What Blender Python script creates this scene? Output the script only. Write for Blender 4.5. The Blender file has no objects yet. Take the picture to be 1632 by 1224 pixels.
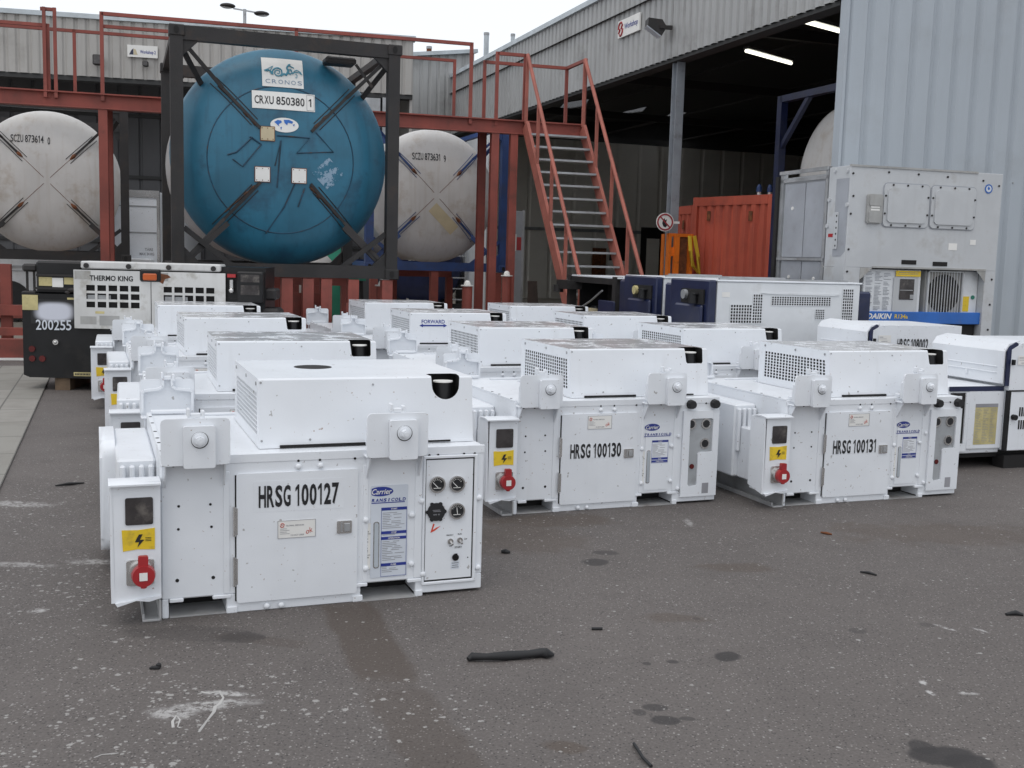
import bpy, bmesh, math, random
from mathutils import Vector, Matrix
R = math.radians
scn = bpy.context.scene
COL = scn.collection
random.seed(7)

# ------------------------------------------------------------------ camera
PITCH, ROLL, FPX, HC = .117, .028, 1712.4, 1.5
CP, SP, CR, SR = math.cos(PITCH), math.sin(PITCH), math.cos(ROLL), math.sin(ROLL)
cam_d = bpy.data.cameras.new('camera')
cam_d.sensor_width = 36.0
cam_d.lens = FPX / 1632 * 36
cam_d.clip_end = 2000
cam = bpy.data.objects.new('camera', cam_d)
COL.objects.link(cam)
RTV = Vector((CR, SR * SP, SR * CP)); UPV = Vector((-SR, CR * SP, CR * CP)); BKV = RTV.cross(UPV)
m = Matrix((RTV, UPV, BKV)).transposed().to_4x4()
m.translation = (0, 0, HC)
cam.matrix_world = m
scn.camera = cam

# ------------------------------------------------------------------ light
SUN_EL, SUN_AZ = R(66), R(205)     # azimuth of the sun, clockwise from +Y (behind the camera, left)
w = bpy.data.worlds.new('World'); scn.world = w
w.use_nodes = True
nt = w.node_tree; nt.nodes.clear()
sky = nt.nodes.new('ShaderNodeTexSky'); sky.sky_type = 'NISHITA'; sky.sun_disc = False
sky.sun_elevation = SUN_EL; sky.sun_rotation = SUN_AZ
sky.air_density = 1.2; sky.dust_density = 6.0; sky.ozone_density = 1.0
ov = nt.nodes.new('ShaderNodeMix'); ov.data_type = 'RGBA'
ov.inputs['Factor'].default_value = .8
ov.inputs[7].default_value = (13.2, 13.7, 14.4, 1)      # closed cloud deck
bg = nt.nodes.new('ShaderNodeBackground'); bg.inputs['Strength'].default_value = .1
ow = nt.nodes.new('ShaderNodeOutputWorld')
nt.links.new(sky.outputs[0], ov.inputs[6]); nt.links.new(ov.outputs[2], bg.inputs['Color'])
nt.links.new(bg.outputs[0], ow.inputs['Surface'])
sd = bpy.data.lights.new('sun', 'SUN'); sd.energy = .5; sd.angle = R(35); sd.color = (1, .97, .93)
so = bpy.data.objects.new('sun', sd); COL.objects.link(so)
sv = Vector((math.sin(SUN_AZ) * math.cos(SUN_EL), math.cos(SUN_AZ) * math.cos(SUN_EL), math.sin(SUN_EL)))
so.rotation_euler = sv.to_track_quat('Z', 'Y').to_euler()
so.location = sv * 60
scn.view_settings.view_transform = 'Standard'
scn.view_settings.look = 'None'
scn.view_settings.exposure = -.15
scn.view_settings.gamma = 1.0

# ------------------------------------------------------------------ measuring helpers (pixel of the photo -> metres)
C0 = Vector((0, 0, HC))
def ray(px, py):
    a, b = px - 816, py - 612
    x = (a * CR + b * SR) / FPX; y = (-a * SR + b * CR) / FPX
    return Vector((x, CP - y * SP, -SP - y * CP))
def at(px, py, Y):
    r = ray(px, py); return C0 + r * (Y / r.y)
def gz(px, py, z=0.0):
    r = ray(px, py); return C0 + r * ((z - HC) / r.z)
class Pose:
    """upright frame: origin on the ground, x along the face, y into the depth"""
    def __init__(s, x, y, t, z=0.0):
        s.x, s.y, s.t, s.z = x, y, t, z
        s.c, s.s = math.cos(t), math.sin(t)
    def w(s, lx, ly, lz=0.0):
        return Vector((s.x + lx * s.c - ly * s.s, s.y + lx * s.s + ly * s.c, s.z + lz))
    def l(s, P):
        dx, dy = P[0] - s.x, P[1] - s.y
        return Vector((dx * s.c + dy * s.s, -dx * s.s + dy * s.c, P[2] - s.z))
    def p(s, px, py, ly=0.0):          # pixel met on the plane y=ly -> local point
        n = Vector((-s.s, s.c, 0)); o = s.w(0, ly); r = ray(px, py)
        return s.l(C0 + r * ((o - C0).dot(n) / r.dot(n)))
    def sidep(s, px, py, lx=0.0):      # pixel met on the plane x=lx
        n = Vector((s.c, s.s, 0)); o = s.w(lx, 0); r = ray(px, py)
        return s.l(C0 + r * ((o - C0).dot(n) / r.dot(n)))

# ------------------------------------------------------------------ object helpers
def empty(name, pose, label, cat, group=None):
    o = bpy.data.objects.new(name, None); COL.objects.link(o)
    o.empty_display_size = .2
    o.location = (pose.x, pose.y, pose.z); o.rotation_euler = (0, 0, pose.t)
    o['label'] = label; o['category'] = cat
    if group: o['group'] = group
    return o
def tag(o, label=None, cat=None, group=None, kind=None):
    for k, v in (('label', label), ('category', cat), ('group', group), ('kind', kind)):
        if v: o[k] = v
    return o
def children(o):
    return [c for c in COL.objects if c.parent == o]
KIDS = {}
def copy_tree(o, parent=None):
    c = o.copy(); COL.objects.link(c)
    if parent:
        c.parent = parent
    for ch in KIDS.get(o.name, []):
        k = copy_tree(ch, c)
        KIDS.setdefault(c.name, []).append(k)
    return c

TXT = {}
def text_mesh(s, bold, shear):
    key = (s, bold, shear)
    if key not in TXT:
        cu = bpy.data.curves.new('t', 'FONT'); cu.body = s; cu.size = 1; cu.offset = bold; cu.shear = shear
        cu.resolution_u = 3
        ob = bpy.data.objects.new('t', cu); COL.objects.link(ob)
        bpy.context.view_layer.update()
        me = bpy.data.meshes.new_from_object(ob.evaluated_get(bpy.context.evaluated_depsgraph_get()))
        bpy.data.objects.remove(ob); bpy.data.curves.remove(cu)
        vs = [v.co.copy() for v in me.vertices]; fs = [list(p.vertices) for p in me.polygons]
        bpy.data.meshes.remove(me)
        x0 = min(v.x for v in vs); x1 = max(v.x for v in vs); y0 = min(v.y for v in vs); y1 = max(v.y for v in vs)
        TXT[key] = ([((v.x - x0) / (x1 - x0), (v.y - y0) / (y1 - y0)) for v in vs], fs, (x1 - x0) / (y1 - y0))
    return TXT[key]

def lean(v):
    return Vector((v.x, v.y + .038 * max(0, v.z - .668) / .294 * max(0, 1 - max(0, v.y - .11) / .5), v.z))
class MB:
    def __init__(s):
        s.bm = bmesh.new()
    def faces(s, vs, fs):
        v = [s.bm.verts.new(p) for p in vs]
        for f in fs:
            try: s.bm.faces.new([v[i] for i in f])
            except ValueError: pass
        return v
    def box(s, x0, x1, y0, y1, z0, z1, bev=0.0, seg=1):
        if x0 > x1: x0, x1 = x1, x0
        if y0 > y1: y0, y1 = y1, y0
        if z0 > z1: z0, z1 = z1, z0
        M = Matrix.Translation(((x0 + x1) / 2, (y0 + y1) / 2, (z0 + z1) / 2)) @ Matrix.Diagonal((x1 - x0, y1 - y0, z1 - z0, 1))
        r = bmesh.ops.create_cube(s.bm, size=1, matrix=M)
        if bev:
            es = list({e for v in r['verts'] for e in v.link_edges})
            bmesh.ops.bevel(s.bm, geom=es, offset=bev, segments=seg, profile=.5, affect='EDGES', clamp_overlap=True)
        return s
    def bar(s, p0, p1, w, h=None, upv=(0, 0, 1), bev=0):
        h = h or w
        p0, p1 = Vector(p0), Vector(p1); d = p1 - p0; L = d.length; d.normalize()
        u = Vector(upv)
        if abs(d.dot(u)) > .98: u = Vector((0, 1, 0))
        a = d.cross(u).normalized(); b = a.cross(d).normalized()
        M = Matrix((a, d, b)).transposed().to_4x4(); M.translation = (p0 + p1) / 2
        M = M @ Matrix.Diagonal((w, L, h, 1))
        r = bmesh.ops.create_cube(s.bm, size=1, matrix=M)
        if bev:
            es = list({e for v in r['verts'] for e in v.link_edges})
            bmesh.ops.bevel(s.bm, geom=es, offset=bev, segments=1, profile=.5, affect='EDGES')
        return s
    def cyl(s, p0, p1, r, n=16, r2=None, caps=True):
        p0, p1 = Vector(p0), Vector(p1); d = p1 - p0; L = d.length
        q = d.to_track_quat('Z', 'Y').to_matrix().to_4x4(); q.translation = (p0 + p1) / 2
        bmesh.ops.create_cone(s.bm, cap_ends=caps, segments=n, radius1=r, radius2=r if r2 is None else r2, depth=L, matrix=q)
        return s
    def ball(s, c, r, sx=1, sy=1, sz=1, n=12):
        M = Matrix.Translation(c) @ Matrix.Diagonal((sx, sy, sz, 1))
        bmesh.ops.create_uvsphere(s.bm, u_segments=n * 2, v_segments=n, radius=r, matrix=M)
        return s
    def tube(s, pts, r, n=8):
        pts = [Vector(p) for p in pts]
        rings = []
        for i, p in enumerate(pts):
            d = (pts[min(i + 1, len(pts) - 1)] - pts[max(i - 1, 0)]).normalized()
            u = Vector((0, 0, 1)) if abs(d.z) < .95 else Vector((0, 1, 0))
            a = d.cross(u).normalized(); b = a.cross(d)
            rr = r[i] if isinstance(r, (list, tuple)) else r
            rings.append([s.bm.verts.new(p + (a * math.cos(2 * math.pi * k / n) + b * math.sin(2 * math.pi * k / n)) * rr) for k in range(n)])
        for A, B in zip(rings, rings[1:]):
            for k in range(n):
                s.bm.faces.new((A[k], A[(k + 1) % n], B[(k + 1) % n], B[k]))
        s.bm.faces.new(rings[0][::-1]); s.bm.faces.new(rings[-1])
        return s
    def prism(s, poly, d0, d1, plane='xz'):
        """polygon extruded along the third axis"""
        def P(a, b, d):
            return {'xz': (a, d, b), 'yz': (d, a, b), 'xy': (a, b, d)}[plane]
        n = len(poly)
        v0 = [s.bm.verts.new(P(a, b, d0)) for a, b in poly]; v1 = [s.bm.verts.new(P(a, b, d1)) for a, b in poly]
        fs = [s.bm.faces.new(v0), s.bm.faces.new(v1[::-1])]
        for i in range(n):
            fs.append(s.bm.faces.new((v0[i], v1[i], v1[(i + 1) % n], v0[(i + 1) % n])))
        return s
    def rrect(s, x0, x1, z0, z1, y0, y1, r=.02, plane='xz', n=4):
        return s.prism(rr_poly(x0, x1, z0, z1, r, n), y0, y1, plane)
    def flat(s, poly, d, plane='xz'):
        def P(a, b):
            return {'xz': (a, d, b), 'yz': (d, a, b), 'xy': (a, b, d)}[plane]
        s.bm.faces.new([s.bm.verts.new(P(a, b)) for a, b in poly])
        return s
    def lathe(s, prof, n=48):
        """profile (r, y) round the local y axis"""
        rings = []
        for r, y in prof:
            if r < 1e-5: rings.append([s.bm.verts.new((0, y, 0))])
            else: rings.append([s.bm.verts.new((r * math.cos(2 * math.pi * k / n), y, r * math.sin(2 * math.pi * k / n))) for k in range(n)])
        for A, B in zip(rings, rings[1:]):
            for k in range(n):
                a0, a1 = A[k % len(A)], A[(k + 1) % len(A)]; b0, b1 = B[k % len(B)], B[(k + 1) % len(B)]
                f = []
                for v in (a0, a1, b1, b0):
                    if v not in f: f.append(v)
                if len(f) > 2: s.bm.faces.new(f)
        return s
    def perf(s, o, u, v, W, Hh, nx, ny, fx=.62, fy=.7, m=.02, depth=.004, n=None):
        """sheet with nx*ny rectangular holes; o corner, u,v unit axes"""
        o, u, v = Vector(o), Vector(u), Vector(v)
        cw, ch = (W - 2 * m) / nx, (Hh - 2 * m) / ny
        def cuts(k, c, f, tot):
            r = [0]
            for i in range(k):
                r += [m + c * (i + (1 - f) / 2), m + c * (i + (1 + f) / 2)]
            return r + [tot]
        X, Y = cuts(nx, cw, fx, W), cuts(ny, ch, fy, Hh)
        V = [[s.bm.verts.new(o + u * x + v * y) for x in X] for y in Y]
        fs = []
        for j in range(len(Y) - 1):
            for i in range(len(X) - 1):
                if i % 2 and j % 2: continue
                fs.append(s.bm.faces.new((V[j][i], V[j][i + 1], V[j + 1][i + 1], V[j + 1][i])))
        if depth:
            nrm = u.cross(v).normalized()
            r = bmesh.ops.extrude_face_region(s.bm, geom=fs)
            bmesh.ops.translate(s.bm, vec=-nrm * depth, verts=[e for e in r['geom'] if isinstance(e, bmesh.types.BMVert)])
        return s
    def text(s, t, c, wid, hgt=None, u=(1, 0, 0), v=(0, 0, 1), bold=.0, shear=.0, align='c'):
        pts, fs, asp = text_mesh(t, bold, shear)
        if hgt is None: hgt = wid / asp
        if wid is None: wid = hgt * asp
        c, u, v = Vector(c), Vector(u).normalized(), Vector(v).normalized()
        ox = -.5 if align == 'c' else 0
        s.faces([c + u * ((a + ox) * wid) + v * ((b - .5) * hgt) for a, b in pts], fs)
        return s
    def plate(s, t, c, W, Hh, bold=.030, u=(1, 0, 0), v=(0, 0, 1)):
        u, v, c = Vector(u).normalized(), Vector(v).normalized(), Vector(c)
        cell = {' ': .42, '1': .80, 'I': .4, 'W': 1.4, 'M': 1.3}
        tot = sum(cell.get(ch, 1) for ch in t); k = W / tot; x = -W / 2
        for ch in t:
            cw = cell.get(ch, 1) * k; m_ = c + u * (x + cw / 2)
            if ch == '1':
                g = cw * .5
                s.faces([m_ + u * (a * g) + v * (b * Hh) for a, b in ((-.05, -.5), (.45, -.5), (.45, .5), (.02, .5), (-.75, .33), (-.75, .17), (-.05, .30))], [(0, 1, 2, 3, 6), (3, 4, 5, 6)])
            elif ch != ' ':
                s.text(ch, m_, cw * .88, Hh, u, v, bold)
            x += cw
        return s
    def build(s, name, mat, parent=None, smooth=False, world=None, fn=None):
        bm = s.bm
        if fn:
            for v in bm.verts: v.co = fn(v.co)
        if world is not None:
            for v in bm.verts: v.co = world.l(v.co)
        bmesh.ops.recalc_face_normals(bm, faces=bm.faces)
        me = bpy.data.meshes.new(name); bm.to_mesh(me); bm.free()
        if isinstance(smooth, (int, float)) and smooth is not False:
            for p in me.polygons: p.use_smooth = True
            me.set_sharp_from_angle(angle=R(35 if smooth is True else smooth))
        me.materials.append(mat)
        o = bpy.data.objects.new(name, me); COL.objects.link(o)
        if parent:
            o.parent = parent; KIDS.setdefault(parent.name, []).append(o)
        return o
    def build_each(s, name, mat, parent, smooth=False, fn=None):
        """every loose piece becomes an object of its own"""
        bm = s.bm; bm.verts.ensure_lookup_table(); seen = set(); out = []
        for v0 in bm.verts:
            if v0 in seen: continue
            st = [v0]; seen.add(v0); isl = []
            while st:
                v = st.pop(); isl.append(v)
                for e in v.link_edges:
                    o = e.other_vert(v)
                    if o not in seen: seen.add(o); st.append(o)
            ix = {v: i for i, v in enumerate(isl)}; fs = {f for v in isl for f in v.link_faces}
            n = MB(); n.faces([v.co.copy() for v in isl], [[ix[v] for v in f.verts] for f in fs])
            out.append(n.build(name, mat, parent, smooth, fn=fn))
        bm.free(); return out
def rr_poly(x0, x1, z0, z1, r, n=4):
    P = []
    for cx, cz, a0 in ((x1 - r, z0 + r, -90), (x1 - r, z1 - r, 0), (x0 + r, z1 - r, 90), (x0 + r, z0 + r, 180)):
        for k in range(n + 1):
            a = R(a0 + 90 * k / n); P.append((cx + r * math.cos(a), cz + r * math.sin(a)))
    return P
def ell(cx, cz, a, b, n=32):
    return [(cx + a * math.cos(2 * math.pi * k / n), cz + b * math.sin(2 * math.pi * k / n)) for k in range(n)]

# ------------------------------------------------------------------ materials
def nodes(name):
    mt = bpy.data.materials.new(name); mt.use_nodes = True
    t = mt.node_tree; b = t.nodes['Principled BSDF']
    return mt, t, b
def N(t, typ, **kw):
    n = t.nodes.new(typ)
    for k, v in kw.items():
        if k.startswith('i_'):
            key = k[2:]
            key = int(key) if key.isdigit() else key.replace('_', ' ')
            n.inputs[key].default_value = v
        else: setattr(n, k, v)
    return n
def mixc(t, fac, a, b, bt='MIX'):
    n = N(t, 'ShaderNodeMix', data_type='RGBA', blend_type=bt)
    for s, v in ((0, fac), (6, a), (7, b)):
        if hasattr(v, 'is_output'): t.links.new(v, n.inputs[s])
        elif s == 0: n.inputs[0].default_value = v
        else: n.inputs[s].default_value = (*v, 1) if len(v) == 3 else v
    return n.outputs[2]
def ramp(t, src, a, b):
    n = N(t, 'ShaderNodeMapRange', i_1=a, i_2=b); n.interpolation_type = 'SMOOTHSTEP'
    t.links.new(src, n.inputs[0]); return n.outputs[0]
def mathn(t, op, a, b=None):
    n = N(t, 'ShaderNodeMath', operation=op)
    for i, v in enumerate((a, b)):
        if v is None: continue
        if hasattr(v, 'is_output'): t.links.new(v, n.inputs[i])
        else: n.inputs[i].default_value = v
    return n.outputs[0]
def coords(t, scale=(1, 1, 1), rnd=True):
    tc = N(t, 'ShaderNodeTexCoord'); src = tc.outputs['Object']
    if rnd:
        oi = N(t, 'ShaderNodeObjectInfo'); ml = mathn(t, 'MULTIPLY', oi.outputs['Random'], 37.0)
        va = N(t, 'ShaderNodeVectorMath', operation='ADD'); t.links.new(src, va.inputs[0]); t.links.new(ml, va.inputs[1]); src = va.outputs[0]
    mp = N(t, 'ShaderNodeMapping', i_Scale=scale); t.links.new(src, mp.inputs[0])
    return mp.outputs[0]
def noise(t, vec, scale, detail=4, rough=.55):
    n = N(t, 'ShaderNodeTexNoise', i_Scale=scale, i_Detail=detail, i_Roughness=rough)
    t.links.new(vec, n.inputs['Vector']); return n.outputs['Fac']
def mat(name, col, rough=.5, metal=0., var=.12, vs=3., dirt=None, dirt_amt=.4, ds=5., streak=0., bump=0., bs=60., spec=.5):
    mt, t, b = nodes(name)
    vec = coords(t)
    n1 = noise(t, vec, vs)
    lo = tuple(c * (1 - var) for c in col); hi = tuple(min(1, c * (1 + var)) for c in col)
    c = mixc(t, ramp(t, n1, .3, .7), lo, hi)
    if dirt:
        n2 = noise(t, vec, ds, 6, .65)
        c = mixc(t, mathn(t, 'MULTIPLY', ramp(t, n2, .52, .72), dirt_amt), c, dirt)
    if streak:
        v2 = coords(t, (1, 1, .06)); n3 = noise(t, v2, 14, 3)
        c = mixc(t, mathn(t, 'MULTIPLY', ramp(t, n3, .5, .75), streak), c, dirt or (.1, .08, .06))
    t.links.new(c, b.inputs['Base Color'])
    b.inputs['Metallic'].default_value = metal
    b.inputs['Specular IOR Level'].default_value = spec
    t.links.new(mixc(t, n1, (rough * .8,) * 3, (min(1, rough * 1.25),) * 3), b.inputs['Roughness'])
    if bump:
        bn = N(t, 'ShaderNodeBump', i_Strength=bump, i_Distance=.01); t.links.new(noise(t, vec, bs, 3), bn.inputs['Height'])
        t.links.new(bn.outputs[0], b.inputs['Normal'])
    return mt

def white_paint(name, col=(.775, .80, .835), grime=.16, top=.0, gcol=(.34, .32, .29)):
    """enamel sprayed over old steel: faint orange peel, dents, run-off grime, and dried puddles on flat tops"""
    mt, t, b = nodes(name)
    vec = coords(t)
    c = mixc(t, ramp(t, noise(t, vec, 2.2, 3), .3, .7), tuple(x * .955 for x in col), col)
    v2 = coords(t, (1, 1, .08))
    g = mathn(t, 'MULTIPLY', ramp(t, noise(t, v2, 9, 4), .55, .8), grime)
    c = mixc(t, g, c, gcol)
    sp_ = mathn(t, 'MULTIPLY', ramp(t, noise(t, vec, 34, 2), .70, .76), .6 * (1 if grime else 0))
    c = mixc(t, sp_, c, (.20, .17, .14))
    rs_ = mathn(t, 'MULTIPLY', ramp(t, noise(t, vec, 58, 3, .6), .69, .74), .7)
    c = mixc(t, rs_, c, (.26, .13, .06))
    rough = .34
    if top:
        ge = N(t, 'ShaderNodeNewGeometry'); sx = N(t, 'ShaderNodeSeparateXYZ'); t.links.new(ge.outputs['Normal'], sx.inputs[0])
        mk = ramp(t, sx.outputs[2], .9, .97)
        pud = ramp(t, noise(t, vec, 5.5, 6, .75), .36, .54)
        c = mixc(t, mathn(t, 'MULTIPLY', mathn(t, 'MULTIPLY', pud, mk), top), c, (.40, .385, .375))
        t.links.new(mixc(t, mathn(t, 'MULTIPLY', pud, mk), (.34,) * 3, (.16,) * 3), b.inputs['Roughness'])
    else:
        b.inputs['Roughness'].default_value = rough
    t.links.new(c, b.inputs['Base Color'])
    bn = N(t, 'ShaderNodeBump', i_Strength=.22, i_Distance=.03)
    h = mathn(t, 'ADD', noise(t, vec, 4, 2), mathn(t, 'MULTIPLY', noise(t, vec, 130, 2), .05))
    t.links.new(h, bn.inputs['Height']); t.links.new(bn.outputs[0], b.inputs['Normal'])
    return mt

def emit(name, col, st):
    mt, t, b = nodes(name); b.inputs['Base Color'].default_value = (*col, 1)
    b.inputs['Emission Color'].default_value = (*col, 1); b.inputs['Emission Strength'].default_value = st
    return mt

M = dict(
    white=white_paint('white_enamel'),
    white_top=white_paint('white_enamel_weathered_top', top=.62, gcol=(.34, .32, .29)),
    white_clean=white_paint('white_enamel_clean', grime=.05),
    skid=mat('bare_skid_steel', (.42, .42, .42), .5, .3, .2, dirt=(.12, .08, .05), dirt_amt=.6),
    black=mat('black_rubber', (.012, .012, .013), .6, var=.3),
    void=mat('shade_and_part_black', (.010, .009, .009), .8),  # near black: shade painted into gaps, holes and recesses, plus some dark parts
    blackpaint=mat('black_paint', (.010, .010, .011), .4, var=.3, dirt=(.03, .027, .025), dirt_amt=.4, spec=.35),
    frame_dark=mat('weathered_black_frame', (.019, .017, .017), .6, var=.3, dirt=(.055, .032, .02), dirt_amt=.45, ds=4, bump=.2),
    chrome=mat('dull_chrome', (.62, .61, .60), .25, .9, .1),
    steel=mat('galvanised_steel', (.38, .39, .40), .45, .5, .2, dirt=(.2, .18, .16), dirt_amt=.4),
    yellow=mat('yellow_sticker', (.80, .56, .025), .45, var=.08, dirt=(.35, .25, .05), dirt_amt=.5, ds=20),
    red=mat('red_plastic', (.36, .022, .026), .35, var=.1),
    ink=mat('black_ink', (.012, .012, .014), .5),
    blue_ink=mat('blue_ink', (.018, .035, .24), .45),
    red_ink=mat('red_ink', (.55, .06, .03), .5),
    decal=mat('grey_blue_decal', (.62, .66, .72), .4, var=.04),
    paper=mat('paper_label', (.78, .77, .74), .55, var=.05),
    greyink=mat('grey_ink', (.28, .28, .30), .55),
    glass=mat('dark_meter_glass', (.05, .045, .045), .12, var=.3, vs=12, dirt=(.2, .18, .16), dirt_amt=.6, ds=9),
    sight_plate=mat('grey_instrument_plate', (.36, .375, .39), .4, var=.12, dirt=(.2, .2, .2), dirt_amt=.5),
    sight=mat('sight_tube', (.42, .46, .5), .15),
    rust_red=mat('red_oxide_paint', (.255, .062, .046), .6, var=.2, vs=2, dirt=(.10, .04, .03), dirt_amt=.5, ds=3, streak=.25),
    faded_red=mat('faded_red_paint', (.36, .115, .085), .65, var=.15, vs=3, dirt=(.22, .07, .05), dirt_amt=.5, ds=5),
    container=mat('orange_red_container', (.47, .090, .050), .6, var=.15, vs=1.2, dirt=(.20, .04, .03), dirt_amt=.6, ds=1.6, streak=.35),
    orange=mat('orange_guard', (.75, .18, .015), .5, var=.15, dirt=(.12, .04, .02), dirt_amt=.6, ds=6),
    rust=mat('rust', (.16, .055, .02), .8, var=.4, vs=12, bump=.3),
    blue_tank=mat('blue_tank_paint', (.022, .135, .215), .42, var=.16, vs=1.6, dirt=(.014, .055, .10), dirt_amt=.65, ds=2.4, streak=.30, bump=.05, bs=8),
    blue_frame=mat('blue_frame_paint', (.022, .055, .175), .45, var=.2, dirt=(.06, .05, .06), dirt_amt=.4),
    tank_white=mat('cream_white_tank', (.60, .585, .565), .5, var=.07, vs=1.5, dirt=(.36, .28, .20), dirt_amt=.45, ds=2.6, streak=.20),
    tank_clad=mat('tank_cladding', (.50, .50, .50), .35, .3, .1),
    tan=mat('tan_plate', (.55, .47, .31), .55, var=.1),
    navy=mat('navy_paint', (.014, .020, .060), .3, var=.2, dirt=(.05, .05, .07), dirt_amt=.4),
    genwhite=mat('grey_white_panel', (.68, .70, .72), .4, var=.05, dirt=(.36, .35, .33), dirt_amt=.35, ds=3),
    reefer=mat('reefer_grey_white', (.50, .515, .53), .45, var=.05, dirt=(.30, .28, .25), dirt_amt=.40, ds=3, streak=.08),
    reefer_side=mat('reefer_side_grey', (.36, .36, .35), .5, var=.15, dirt=(.2, .17, .13), dirt_amt=.6, ds=3, streak=.2),
    alu=mat('grey_insulated_panel', (.33, .345, .375), .5, var=.08, dirt=(.24, .24, .24), dirt_amt=.4),
    blue_beam=mat('bright_blue_paint', (.022, .13, .46), .4, var=.12, dirt=(.1, .1, .12), dirt_amt=.3),
    clad=mat('grey_wall_cladding', (.385, .425, .465), .5, var=.04, vs=.6, dirt=(.32, .34, .36), dirt_amt=.5, ds=.7, streak=.15),
    fascia=mat('grey_fascia_cladding', (.375, .378, .375), .55, var=.06, vs=.5, dirt=(.16, .15, .14), dirt_amt=.45, ds=1.1, streak=.35),
    fascia_b=mat('beige_grey_cladding', (.40, .385, .365), .6, var=.05, vs=.5, dirt=(.2, .19, .17), dirt_amt=.4, ds=.8, streak=.25),
    trim=mat('pale_roof_trim', (.50, .55, .58), .5),
    innerwall=mat('inner_beige_cladding', (.78, .75, .68), .6, var=.06, vs=.6),
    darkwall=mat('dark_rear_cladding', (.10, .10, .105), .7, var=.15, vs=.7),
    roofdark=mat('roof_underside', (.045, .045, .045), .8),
    colsteel=mat('grey_column_paint', (.27, .29, .32), .5, var=.1, dirt=(.12, .11, .10), dirt_amt=.5),
    green=mat('green_paint', (.03, .22, .15), .5, var=.15),
    yellowstrap=mat('yellow_strap', (.62, .42, .03), .6, var=.15),
    wood=mat('timber_skid', (.16, .11, .07), .8, var=.3, vs=6),
    tube_on=emit('fluorescent_tube', (1, .97, .82), 2.6),
    amber=mat('amber_lens', (.50, .10, .02), .2, var=.2),
    darkred=mat('dark_red_lens', (.10, .012, .012), .2),
    ped=mat('cream_chart', (.52, .45, .22), .55, var=.12, vs=8, dirt=(.36, .30, .14), dirt_amt=.6, ds=30),
)
mt, t, b = nodes('skylight_sheet')
tr = N(t, 'ShaderNodeBsdfTranslucent'); tr.inputs[0].default_value = (.85, .88, .92, 1)
tp = N(t, 'ShaderNodeBsdfTransparent'); mx = N(t, 'ShaderNodeMixShader', i_0=.95)
t.links.new(tr.outputs[0], mx.inputs[1]); t.links.new(tp.outputs[0], mx.inputs[2])
t.links.new(mx.outputs[0], t.nodes['Material Output'].inputs[0]); M['skylight'] = mt

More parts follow.
